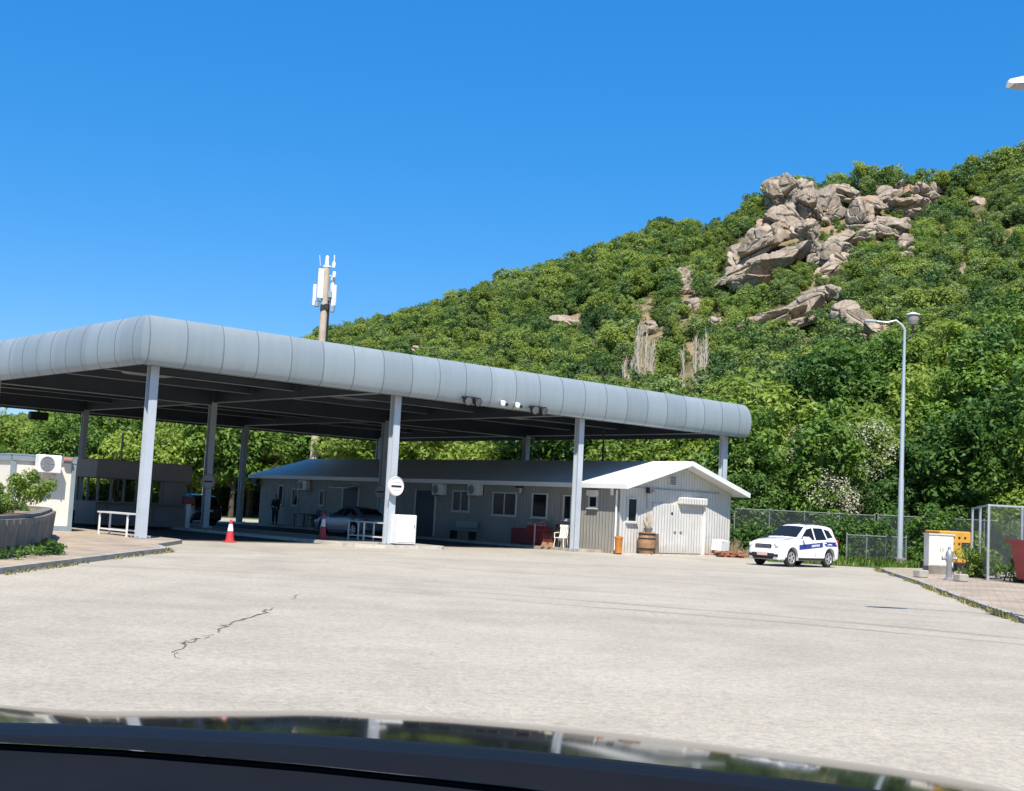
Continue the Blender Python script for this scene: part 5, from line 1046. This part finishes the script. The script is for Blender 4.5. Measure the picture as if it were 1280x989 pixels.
def suv(root, paint, police=False):
    side, top, Yat, ztop = car(root, SUVST, paint, (1.335, -1.335), .345, .86, {})
    for s in (-1, 1):
        side('side_window', [(.66, 1.07), (.10, 1.46), (-.27, 1.52), (-.27, 1.05)], M_glass, s); side('side_window', [(-.37, 1.05), (-.37, 1.52), (-1.03, 1.52), (-1.16, 1.08)], M_glass, s); side('side_window', [(-1.26, 1.13), (-1.14, 1.50), (-1.52, 1.44), (-1.72, 1.18)], M_glass, s)
        for x0, x1 in ((.72, -.30), (-.34, -1.18)):
            h = side('door_handle', [(x1 + .10, .93), (x1 + .10, .97), (x1 + .28, .97), (x1 + .28, .93)], paint, s, .025)
            side('door_seam', [(x1 - .01, .42), (x1 - .01, 1.0), (x1 + .005, 1.0), (x1 + .005, .42)], M_dark, s, .003)
        side('sill_trim', [(.88, .26), (.88, .36), (-.88, .36), (-.88, .26)], M_dark, s, .012)
        b = MB()
        for w in (1.335, -1.335): b.tube([(w + .44 * math.cos(q), s * (Yat(w, .8) + .002), .345 + .44 * math.sin(q)) for q in np.linspace(.05, PI - .05, 14)], .035, 6)
        b.build('arch_trim', M_dark if not police else paint, root)
        b = MB(); b.box((.62, s * 1.0, 1.10), (.12, .2, .15), bev=.03); b.tube([(.6, s * .88, 1.03), (.6, s * .95, 1.06)], .025, 6); b.build('wing_mirror', M_dark if s < 0 else paint, root)
        b = MB(); b.tube([(.0, s * .55, 1.66), (-.2, s * .56, 1.70), (-1.3, s * .56, 1.71), (-1.5, s * .55, 1.66)], .022, 6); b.build('roof_rail', M_dark, root)
        b = MB(); b.box((2.03, s * .60, .80), (.22, .36, .17), bev=.05, rz=-s * .45); b.build('headlight', M_lampg, root)
        b = MB(); b.box((-2.05, s * .76, .92), (.14, .16, .34), bev=.03, rz=s * .4); b.build('tail_light', M_tail, root)
        b = MB(); b.box((2.12, s * .62, .42), (.12, .26, .12), bev=.03); b.build('fog_light', M_dark, root)
    b = MB()
    for s in (-1, 1): b.tube([(x, s * (.70 - max(0, x - 1.5) * .12), ztop(x, .70 - max(0, x - 1.5) * .12) + .002) for x in np.linspace(.98, 2.0, 8)], .008, 4)
    b.tube([(.99, y, ztop(.99, y) + .002) for y in np.linspace(-.68, .68, 7)], .010, 4); b.build('bonnet_seam', M_dark, root)
    b = MB()
    for s in (-1, 1): b.tube([(.86, s * .12, ztop(.86, .12) + .02), (.60, s * .45, ztop(.6, .45) + .03)], .010, 4)
    b.build('wiper', M_dark, root)
    top('windscreen', .82, .15, .70, .58, M_glass); top('rear_window', -2.04, -1.87, .60, .54, M_glass)
    b = MB(); b.box((2.14, 0, .74), (.06, .86, .20), bev=.03); o = b.build('grille', M_dark, root); b = MB()
    for q in range(3): b.box((2.175, 0, .70 + q * .045), (.015, .74, .012))
    b.build('grille_bar', M_grey, o)
    b = MB(); b.box((2.12, 0, .42), (.16, 1.25, .20), bev=.05); b.box((2.14, 0, .30), (.1, 1.0, .05)); b.build('front_bumper', M_dark, root); b = MB(); b.box((2.215, 0, .46), (.015, .52, .11)); b.build('number_plate', mat('plate_reddish', (.62, .42, .36), .5) if police else M_plate, root)
    b = MB(); b.box((-2.15, 0, .48), (.14, 1.5, .22), bev=.05); b.build('rear_bumper', M_dark, root); b = MB(); b.box((-2.20, 0, .80), (.015, .52, .11)); b.build('rear_plate', M_plate, root)
    return side, Yat
RAX = np.array([10.45, 49.15]); hd = math.atan2(-.656, -.755); fx = np.array([math.cos(hd), math.sin(hd)]); cpos = RAX - fx * 1.335
pc = thing('police_car', 'white police estate car with a dark blue side stripe parked right of the building', 'car', (cpos[0], cpos[1], 0), hd)
side, Yat = suv(pc, M_carw, True); pc.scale = (.91, .92, 1.01)
for s in (-1, 1):
    n = 14; b = MB()
    for x0, x1 in ((.86, -.84), (-1.0, -1.02)):
        if x0 == -1.0: continue
        f = lambda x: .66 + (.86 - x) * .075
        for q in range(n):
            xa, xb = x0 + (x1 - x0) * q / n, x0 + (x1 - x0) * (q + 1) / n; pts = []
            for x in (xa, xb):
                for z in (f(x), f(x) + .19): pts += [(x, s * (Yat(x, z) + .005), z), (x, s * (Yat(x, z) - .02), z)]
            b.add(pts, [(0, 2, 6, 4), (1, 3, 7, 5), (0, 1, 5, 4), (2, 3, 7, 6)])
    b.build('livery_stripe', M_blue, pc); b = MB()
    for q in range(8):
        xa, xb = -1.0 - .95 * q / 8, -1.0 - .95 * (q + 1) / 8; z0_, z1_ = (.83, 1.0); pts = []
        for x in (xa, xb):
            for z in (z0_, z1_): pts += [(x, s * (Yat(x, z) + .005), z), (x, s * (Yat(x, z) - .02), z)]
        b.add(pts, [(0, 2, 6, 4), (1, 3, 7, 5), (0, 1, 5, 4), (2, 3, 7, 6)])
    b.build('livery_stripe', M_blue, pc); b = MB()
    for q in range(7):
        x = -.05 - q * .085; z = .66 + (.86 - x) * .075 + .095; b.box((x, s * (Yat(x, z) + .008), z), (.05, .008, .085)); 
    b.build('stripe_lettering', M_white, pc)
b = MB(); b.box((-.55, 0, 1.74), (.3, 1.0, .10), bev=.03); b.build('roof_rack', M_dark, pc)
# dark estate under the canopy, rear towards us
dk = thing('parked_car', 'black tall car seen from behind in the shaded middle lane beside the booth', 'car', UV(14.0, 23.4, 0), ANG + PI / 2); suv(dk, M_cark)
dk2 = thing('parked_car', 'dark car facing the road, mostly hidden behind the white cabin', 'car', (*(G(101, 660, 0)[:2] - 1.35 * uA + 1.5 * vA), 0), ANG - PI / 2); suv(dk2, M_cark)
SEDST = [(2.2, .3, .52, .60, .62, .58, .5), (2.1, .22, .66, .74, .78, .74, .64), (1.7, .2, .78, .86, .85, .81, .72), (.95, .2, .86, .94, .88, .85, .76), (.8, .2, .87, .98, .88, .85, .74), (.05, .2, .89, 1.36, .88, .855, .60), (-.25, .2, .9, 1.43, .88, .855, .58), (-.9, .2, .91, 1.42, .88, .855, .58), (-1.25, .2, .92, 1.34, .88, .85, .58), (-1.75, .22, .93, 1.03, .87, .83, .66), (-2.1, .26, .92, 1.0, .82, .78, .66), (-2.2, .34, .8, .9, .76, .72, .62)]
sd_ = thing('parked_car', 'grey-blue saloon car in the shaded right lane behind the inspection table', 'car', UV(17.0, 12.4, 0), ANG + PI / 2)
side, top, Yat, ztop = car(sd_, SEDST, M_carg, (1.3, -1.3), .32, .84, {})
for s in (-1, 1):
    side('side_window', [(.62, .95), (.08, 1.27), (-.28, 1.33), (-.28, .95)], M_glass, s); side('side_window', [(-.36, .95), (-.36, 1.33), (-.9, 1.31), (-1.3, 1.16), (-1.42, .98)], M_glass, s)
    side('door_handle', [(-.2, .82), (-.2, .855), (-.02, .855), (-.02, .82)], M_carg, s, .02)
    b = MB(); b.box((.6, s * .94, .98), (.12, .18, .13), bev=.03); b.build('wing_mirror', M_carg, sd_); b = MB(); b.box((-2.1, s * .64, .80), (.18, .32, .16), bev=.04, rz=s * .35); b.build('tail_light', M_tail, sd_); b = MB(); b.box((2.08, s * .60, .62), (.2, .34, .14), bev=.04, rz=-s * .4); b.build('headlight', M_lampg, sd_)
top('windscreen', .76, .10, .68, .55, M_glass); top('rear_window', -1.70, -1.28, .60, .52, M_glass)
b = MB(); b.box((-2.2, 0, .45), (.12, 1.5, .24), bev=.05); b.build('rear_bumper', M_carg, sd_); b = MB(); b.box((-2.215, 0, .74), (.02, .52, .11)); b.build('rear_plate', M_plate, sd_)

# ---------------------------------------------------------------- right side: lamps, fence, generator and so on
lp = (17.62, 56.3); zt = D(1135.5, 412, lp[1])[2]
sl = thing('street_lamp', 'tall street lamp with a left-curving arm and bowl lantern behind the police car', 'street lamp', (*lp, 0))
b = MB(); b.tube([(0, 0, 0), (0, 0, zt * .36), (0, 0, zt * .37), (0, 0, zt * .74), (0, 0, zt * .75), (0, 0, zt)], [.13, .12, .10, .09, .075, .06], 14); b.build('pole', M_galv, sl, True)
b = MB(); ae = D(1094, 402.5, lp[1]); ax = ae[0] - lp[0]; az = ae[2]
b.tube([(0, 0, zt - .02), (-.12, 0, zt + .18), (ax * .3, 0, zt + .38), (ax * .6, 0, az + .0), (ax, 0, az + .03)], [.07, .06, .05, .045, .04], 8); b.build('arm', M_galv, sl, True)
b = MB(); b.box((ax - .22, 0, az + .03), (.55, .2, .12), bev=.04); b.build('lamp_head', M_galv, sl); b = MB(); b.box((0, 0, .2), (.42, .42, .4), bev=.03); b.build('footing', M_conc, sl)
lz = D(1141.5, 398, 62.)[2]; lx = D(1141.5, 398, 62.)[0]
lz = D(1141.5, 398, lp[1])[2]; lx = D(1141.5, 398, lp[1])[0] - lp[0]
b = MB(); b.tube([(.02, 0, zt - .5), (lx, 0, zt - .2), (lx, 0, lz - .2)], [.05, .045, .04], 8); b.build('lantern_stem', M_dark, sl)
b = MB(); b.lathe([(.08, -.34), (.19, -.28), (.25, -.1), (.25, .12), (.21, .15)], (lx, 0, lz), 18); lo = b.build('lantern_bowl', mat('lantern_grey', (.22, .21, .19), .4), sl); b = MB(); b.lathe([(.31, .15), (.30, .19), (.11, .26)], (lx, 0, lz), 18); b.build('cap', M_white, lo)
# lamp head at the top right edge
a0 = D(1259, 108, 20.); a1 = D(1300, 104, 20.)
l3 = thing('street_lamp', 'white street lamp head entering at the top right picture edge', 'street lamp', (a0[0] + 2.4, 20.0, 0)); hx, hz = -2.4 + .36, a0[2] + .05
b = MB(); rows = []
for x, w, z0_, z1_ in ((-.36, .05, -.01, .03), (-.33, .12, -.03, .06), (-.1, .17, -.03, .12), (.2, .17, -.03, .16), (.42, .12, -.02, .17), (.5, .06, .02, .13)): rows.append([(hx + x, -w, hz + z0_), (hx + x, w, hz + z0_), (hx + x, w * .8, hz + (z0_ + z1_) / 2 + .02), (hx + x, w * .4, hz + z1_), (hx + x, -w * .4, hz + z1_), (hx + x, -w * .8, hz + (z0_ + z1_) / 2 + .02)])
b.loft(rows, closed=True, caps=True); ho = b.build('lamp_head', M_white, l3, True); b = MB(); b.box((hx + .03, 0, hz - .045), (.6, .26, .03), bev=.01); b.build('lens', M_grey, ho)
b = MB(); b.tube([(hx + .45, 0, hz + .08), (-1.2, 0, hz + .1), (-.3, 0, hz - .1), (0, 0, hz - .5)], .04, 8); b.build('arm', M_galv, l3, True); b = MB(); b.tube([(0, 0, 0), (0, 0, hz - .45)], [.11, .06], 12); b.build('pole', M_galv, l3, True); b = MB(); b.box((0, 0, .15), (.4, .4, .3)); b.build('footing', M_conc, l3)
# chain link fences
def fence(name, label, P, Q, h, np_, z0=0., group='chain-link fences at the hill foot'):
    P, Q = Vector(P), Vector(Q); L = (Q - P).length; rz = math.atan2((Q - P).y, (Q - P).x); t = thing(name, label, 'fence', (P.x, P.y, z0), rz, group)
    for i in range(np_ + 1):
        x = L * i / np_; b = MB(); b.tube([(x, 0, -.1), (x, 0, h + .05)], .035, 8); b.lathe([(.042, h + .05), (.02, h + .09)], (x, 0, 0), 8); b.build('post', M_fpost, t)
    b = MB(); b.add([(0, -.045, .08), (L, -.045, .08), (L, -.045, h), (0, -.045, h)], [(0, 1, 2, 3)]); b.build('wire_mesh', M_chain, t); b = MB(); b.tube([(0, -.045, h), (L, -.045, h)], .022, 6); b.build('top_rail', M_fpost, t)
fence('chain_link_fence', 'long chain-link fence behind the police car', (11.6, 64.0), (18.6, 63.6), 2.3, 4)
fence('chain_link_fence', 'chain-link fence behind the hedge right of the tall street lamp', (18.0, 61.0), (25.5, 60.4), 2.3, 3)
fence('chain_link_fence', 'low chain-link fence with slanted posts left of the tall street lamp', (15.6, 57.6), (18.4, 57.9), 1.3, 3)
# caged enclosure at the right
cg = thing('wire_cage', 'tall galvanised wire-mesh enclosure at the right edge overgrown with vines', 'enclosure', (16.45, 42.95, .09), 0)
H = 2.58
side_dir = Vector((2.1, 7.2)).normalized()
def cpost(x, y): b = MB(); b.box((x, y, H / 2), (.075, .075, H)); b.build('post', M_galv, cg)
for q in (0, 3.6, 7.4): cpost(side_dir.x * q, side_dir.y * q)
for x in (1.15, 2.05, 3.4, 4.6, 5.6): cpost(x, .03 * x)
for z in (.12, H - .04):
    b = MB(); b.box((2.8, .084, z), (5.6, .05, .06), rz=.03); b.build('rail', M_galv, cg); b = MB(); b.box((side_dir.x * 3.7, side_dir.y * 3.7, z + .002), (7.3, .05, .06), rz=math.atan2(side_dir.y, side_dir.x)); b.build('rail', M_galv, cg)
M_cage = chain_mat(); M_cage.name = 'cage_wire'
b = MB(); b.add([(0, -.05, .14), (5.6, .12, .14), (5.6, .12, H - .06), (0, -.05, H - .06)], [(0, 1, 2, 3)]); b.build('mesh_panel', M_cage, cg)
b = MB(); b.add([(-.05, 0, .14), (side_dir.x * 7.4 - .05, side_dir.y * 7.4, .14), (side_dir.x * 7.4 - .05, side_dir.y * 7.4, H - .06), (-.05, 0, H - .06)], [(0, 1, 2, 3)]); b.build('mesh_panel', M_cage, cg)
def vine(name, label, loc, cs, rad, per, leaf, m, seed, cat='vine', group=None):
    g = np.random.default_rng(seed); V, t = leaf_cloud(g, np.array(cs), np.array(rad), per, leaf); me = mesh_from_quads('foliage', V, t, m); root = thing(name, label, cat, loc, 0, group); o = bpy.data.objects.new('foliage', me); col.objects.link(o); o.parent = root
    b = MB(); r = random.Random(seed)
    for c in cs[::3]: b.tube([(c[0] + r.uniform(-.2, .2), c[1], -.05), (c[0] * .9, c[1], c[2] * .5), tuple(c)], [.03, .02, .01], 5)
    b.build('stem', M_bark, root); return root
r5 = random.Random(11)
vine('vine', 'loose vine climbing the front mesh of the wire enclosure', (17.3, 43.15, .09), [(r5.uniform(-.6, 2.2), r5.uniform(.0, .25), r5.uniform(.2, 2.5)) for _ in range(46)], [.22] * 46, 26, .075, LF_A, 3)
vine('bush', 'low green bush between the yellow generator and the wire enclosure', (17.25, 45.2, .09), [(r5.gauss(-.15, .3), r5.gauss(0, .3), abs(r5.gauss(.35, .4))) for _ in range(60)], [.26] * 60, 34, .085, LF_B, 5, 'bush')
vine('bush', 'leafy weeds between the wire enclosure and the red container', (17.6, 42.4, .09), [(r5.gauss(-.1, .3), r5.gauss(0, .15), abs(r5.gauss(.3, .35))) for _ in range(26)], [.18] * 26, 26, .07, LF_A, 6, 'bush')
# hedge bushes
p1 = D(1075, 690, 60.5); vine('hedge', 'big rounded hedge bush right behind the police car', (p1[0], 60.5, 0), [(r5.uniform(-1.7, 1.4), r5.uniform(-.8, .8), r5.uniform(.35, 2.0) * (1 if i % 4 else .8)) for i in range(110)], [.34] * 110, 44, .10, LF_A, 7, 'hedge')
p1 = D(1186, 690, 57.6); vine('hedge', 'arching hedge bush behind the yellow generator', (p1[0], 59.0, 0), [(max(-1.25, r5.gauss(-.1, .8)), r5.uniform(-.8, .8), min(2.7, abs(r5.gauss(1.2, .75)))) for i in range(130)], [.34] * 130, 44, .10, LF_A, 8, 'hedge')
p1 = D(965, 690, 66.); vine('bush', 'dark bush rising beside the right gable corner', (p1[0] - .9, 66., 0), [(r5.gauss(0, .9), r5.uniform(-.8, .8), abs(r5.gauss(1.8, 1.2))) for i in range(110)], [.42] * 110, 44, .12, LF_C, 9, 'bush')
for px, Y, w_, h_, n_, lb in ((938, 63.3, .9, 1.5, 60, 'ivy-like bush covering the fence end beside the gable'), (1010, 63.4, 1.7, 1.3, 70, 'low bush growing through the fence behind the police car roof'), (1108, 62., 1.3, 1.9, 80, 'bush growing over the fence left of the tall street lamp')):
    p1 = D(px, 690, Y); vine('bush', lb, (p1[0], Y, 0), [(r5.uniform(-w_, w_), r5.uniform(-.4, .3), r5.uniform(.15, h_) * r5.uniform(.6, 1.15)) for i in range(n_)], [.33] * n_, 44, .10, LF_C, int(px), 'bush')
# grass verge
g = np.random.default_rng(2); n = 9000; xs = g.uniform(11.5, 24, n); ys = g.uniform(53.6, 64, n); ok = (ys > 53.9 + .0 * xs) & ~((xs < 13.2) & (ys < 54.4)); xs, ys = xs[ok], ys[ok]; n = len(xs)
an = g.uniform(0, 6.28, n); h = g.uniform(.12, .36, n); w = .035; lx_, ly_ = g.normal(0, .08, n), g.normal(0, .08, n)
V = np.stack([np.stack([xs - w * np.cos(an), ys - w * np.sin(an), np.zeros(n)], 1), np.stack([xs + w * np.cos(an), ys + w * np.sin(an), np.zeros(n)], 1), np.stack([xs + lx_ + .01, ys + ly_, h], 1), np.stack([xs + lx_ - .01, ys + ly_, h], 1)], 1).reshape(-1, 3)
me = mesh_from_quads('grass_verge', V, g.uniform(0, 1, n), LF_G); o = bpy.data.objects.new('grass_verge', me); col.objects.link(o); tag(o, 'bright green grass verge between the road and the fence', 'grass', kind='stuff')
sheet('verge', [(11.4, 54.2), (13.4, 53.7), (17.3, 53.4), (26, 53.6), (26, 66), (11.4, 66)], .012, M_grassg)
# weeds along the kerbs
g = np.random.default_rng(12); V = []
def weeds(line, n, hh, sp):
    out = []; L = np.array(line)
    for _ in range(n):
        i = g.integers(0, len(L) - 1); p = L[i] + (L[i + 1] - L[i]) * g.uniform(); p = p + g.normal(0, sp, 2); 
        if vnoise(p[0] * 1.3, p[1] * 1.3, 33, 2) < .47: continue
        a_ = g.uniform(0, 6.28); h = hh * g.uniform(.4, 1.2); c, s = .018 * math.cos(a_), .018 * math.sin(a_); dx, dy = g.normal(0, .05, 2); out += [(p[0] - c, p[1] - s, 0), (p[0] + c, p[1] + s, 0), (p[0] + dx + .006, p[1] + dy, h), (p[0] + dx - .006, p[1] + dy, h)]
    return out
V += weeds([(-9.0, 23), (-9.12, 27.5), (-9.22, 32.8), (-9.15, 35), (-10.0, 37.2)], 500, .07, .03); V += weeds([(9.75, 23.84), (11.02, 30.7), (12.66, 38.7), (14.2, 47.2), (14.6, 49.4), (15.4, 51.2)], 1500, .12, .05)
V = np.array(V); me = mesh_from_quads('kerb_weeds', V, g.uniform(0, 1, len(V) // 4), LF_D); o = bpy.data.objects.new('kerb_weeds', me); col.objects.link(o); tag(o, 'thin green and dry weeds growing along the kerbs', 'weeds', kind='stuff')
# generator, cabinet, hydrant, blocks, container
gp = D(1192, 712, 51.5); gn = thing('generator', 'yellow generator housing with dark louvres behind the pale cabinet', 'generator', (gp[0] - .55, 51.5, .09), .12); k = 51.5 / FPX
b = MB(); b.box((.64, .7, .96), (1.36, 1.4, 1.30), bev=.05); go_ = b.build('housing', M_yellow, gn); b = MB()
for q in range(6): b.box((.15, -.015, .5 + q * .15), (.34, .04, .07), rx=.3)
b.build('louvre', M_dark, go_); b = MB(); b.box((1.08, -.012, .95), (.36, .03, .42)); b.build('control_panel', M_dark, go_); b = MB(); b.box((.52, .7, .16), (1.5, 1.3, .3)); b.build('skid', M_dark, gn); b = MB()
for q in range(5): b.lathe([(.05, 0), (.05, .02)], (.55 + (q % 3) * .25, .0, 1.25 - (q // 3) * .25 + .1), 8, 0, Matrix.Rotation(R(90), 3, 'X'))
b.build('filler_cap', M_dark, go_)
cp = G(1175, 718, .09); kk = cp[1] / FPX; uc = thing('utility_cabinet', 'pale cream electrical cabinet on a concrete plinth behind the hydrant', 'cabinet', (cp[0], cp[1] + .2, .09), .1)
b = MB(); b.box((0, 0, .14), (.98, .5, .28)); b.build('plinth', M_conc, uc); b = MB(); b.box((0, 0, .28 + .58), (.94, .46, 1.16), bev=.015); b.build('body', M_cream, uc); b = MB(); b.box((0, 0, 1.46), (1.0, .54, .05)); b.build('roof', M_frame, uc)
for s in (-1, 1): b = MB(); b.box((s * .23, -.24, .86), (.43, .02, 1.06)); o = b.build('door', M_cream, uc); b = MB(); b.box((s * .05, -.26, .9), (.02, .03, .12)); b.build('handle', M_grey, o)
hp = G(1186, 725, .09); hy = thing('fire_hydrant', 'grey cast-iron fire hydrant standing before the pale cabinet', 'hydrant', (hp[0], hp[1], .09), 0)
b = MB(); b.lathe([(.16, 0), (.16, .05), (.09, .07), (.085, .55), (.11, .6), (.12, .78), (.10, .9), (.05, .98)], n=16); b.build('barrel', M_grey, hy, True); b = MB(); b.box((0, 0, 1.02), (.08, .08, .1)); b.build('valve_nut', M_grey, hy)
for s in (-1, 1): b = MB(); b.tube([(s * .08, 0, .7), (s * .22, 0, .7)], .055, 10); b.tube([(s * .19, 0, .7), (s * .23, 0, .7)], .07, 8); b.build('outlet', M_grey, hy)
for px, py, s, lb in ((1151, 722, .42, 'pale concrete block at the left of the hydrant'), (1201, 727, .4, 'pale concrete block at the right of the hydrant')):
    p = G(px, py, .09); tag(MB().box((0, 0, s * .3), (s, s * .8, s * .6), rz=.5, bev=.03).build('concrete_block', M_kerb, loc=(p[0], p[1], .09)), lb, 'block')
rb = thing('waste_skip', 'red metal skip container with flared sides at the right edge', 'skip', (17.05, 40.9, .09), .05); b = MB()
q0 = [(0.06, 0), (1.7, 0), (1.7, 1.1), (.06, 1.1)]; q1 = [(-.12, -.10), (1.88, -.10), (1.88, 1.24), (-.12, 1.24)]
b.add([(x, y, .12) for x, y in q0] + [(x, y, 1.36) for x, y in q1], [(0, 1, 5, 4), (1, 2, 6, 5), (2, 3, 7, 6), (3, 0, 4, 7), (3, 2, 1, 0)]); b.build('body', M_red, rb); b = MB()
for c, d in (((.88, -.13, 1.37), (2.3, .1, .1)), ((.88, 1.31, 1.37), (2.3, .1, .1)), ((-.23, .59, 1.372), (.1, 1.34, .1)), ((1.99, .59, 1.372), (.1, 1.34, .1))): b.box(c, d)
b.build('rim', M_red, rb); b = MB()
for x in (.35, 1.35):
    for y in (.15, .95): b.lathe([(.08, -.03), (.08, .03)], (x, y, .06), 10, 0, Matrix.Rotation(R(90), 3, 'X'))
b.build('castor', M_dark, rb)

# ---------------------------------------------------------------- the car we sit in: bonnet and dashboard
own = thing('own_car', 'dark bonnet and dashboard of the car the picture is taken from', 'car', (0, 0, 0))
M_bonnet = mat('bonnet_paint', (.008, .009, .011), .07, 0, .45)
RIM = [(-420, 868), (-200, 872), (0, 881), (60, 886), (140, 889), (400, 888), (560, 897), (700, 908), (850, 925), (1000, 944), (1100, 957), (1200, 974), (1280, 990), (1360, 1012), (1440, 1050)]
rx_, ry_ = [p[0] for p in RIM], [p[1] for p in RIM]
rows = []
cols = np.linspace(-420, 1440, 70)
for f in np.linspace(0, 1, 26):
    row = []
    for x in cols:
        P = D(x, float(np.interp(x, rx_, ry_)), 3.2)            # tangent line of the bonnet's visible rim
        s = -.62 + f * 2.55                                      # metres behind the rim (negative: rolling down to the front)
        xx = P[0] * (1 - .04 * max(s, 0)); yy = 3.2 - s
        # slope eases from ~9 degrees at the rim to ~1.5 degrees at the windscreen
        if s < 0: z = P[2] - .158 * (-s) - .55 * s * s
        else: z = P[2] + .045 * s + (.158 - .045) * .34 * (1 - math.exp(-s / .34))
        row.append((xx, yy, z))
    rows.append(row)
b = MB(); b.loft(rows); b.loft([[(p[0], p[1], p[2] - .03) for p in r] for r in rows]); b.build('bonnet', M_bonnet, own, True)
M_dash = mat('dash_plastic', (.0075, .008, .0105), .75, 0, .10, noise=.2, nscale=12., bump=.15, bscale=300.)
M_dash2 = mat('dash_black', (.004, .004, .005), .6, 0, .2)
E0 = [(-300, 893), (0, 903), (150, 906), (380, 917), (480, 924), (640, 936), (800, 953), (1000, 975), (1110, 989), (1250, 1010), (1500, 1060)]
def curve(pts, x, dy=0.): return float(np.interp(x, [p[0] for p in pts], [p[1] for p in pts])) + dy
cols = np.linspace(-300, 1500, 60)
def strip(name, specs, m):
    rows = [[tuple(D(x, curve(E0, x, dy(x) if callable(dy) else dy), Y)) for x in cols] for dy, Y in specs]; b = MB(); b.loft(rows); rows2 = [[(p[0], p[1] + .01, p[2] - .03) for p in r] for r in rows]; b.loft(rows2); return b.build(name, m, own, True)
strip('windscreen_seal', [(14, 1.06), (2, 1.07), (0, 1.06), (4, 1.04), (12, 1.02), (16, 1.005)], M_dash2)
gro = lambda x: float(np.interp(x, [-300, 0, 640, 1500], [28, 27, 49, 75]))
strip('dashboard', [(15, 1.0), (17, .99), (lambda x: gro(x) * .7, .97), (lambda x: gro(x) - 2, .955)], M_dash)
strip('dashboard_groove', [(lambda x: gro(x) - 1, .96), (lambda x: gro(x) + 2, .968), (lambda x: gro(x) + 7, .968), (lambda x: gro(x) + 9, .95)], M_dash2)
strip('dashboard', [(lambda x: gro(x) + 8, .948), (lambda x: gro(x) + 20, .93), (lambda x: gro(x) + 80, .85), (lambda x: gro(x) + 260, .68)], M_dash)
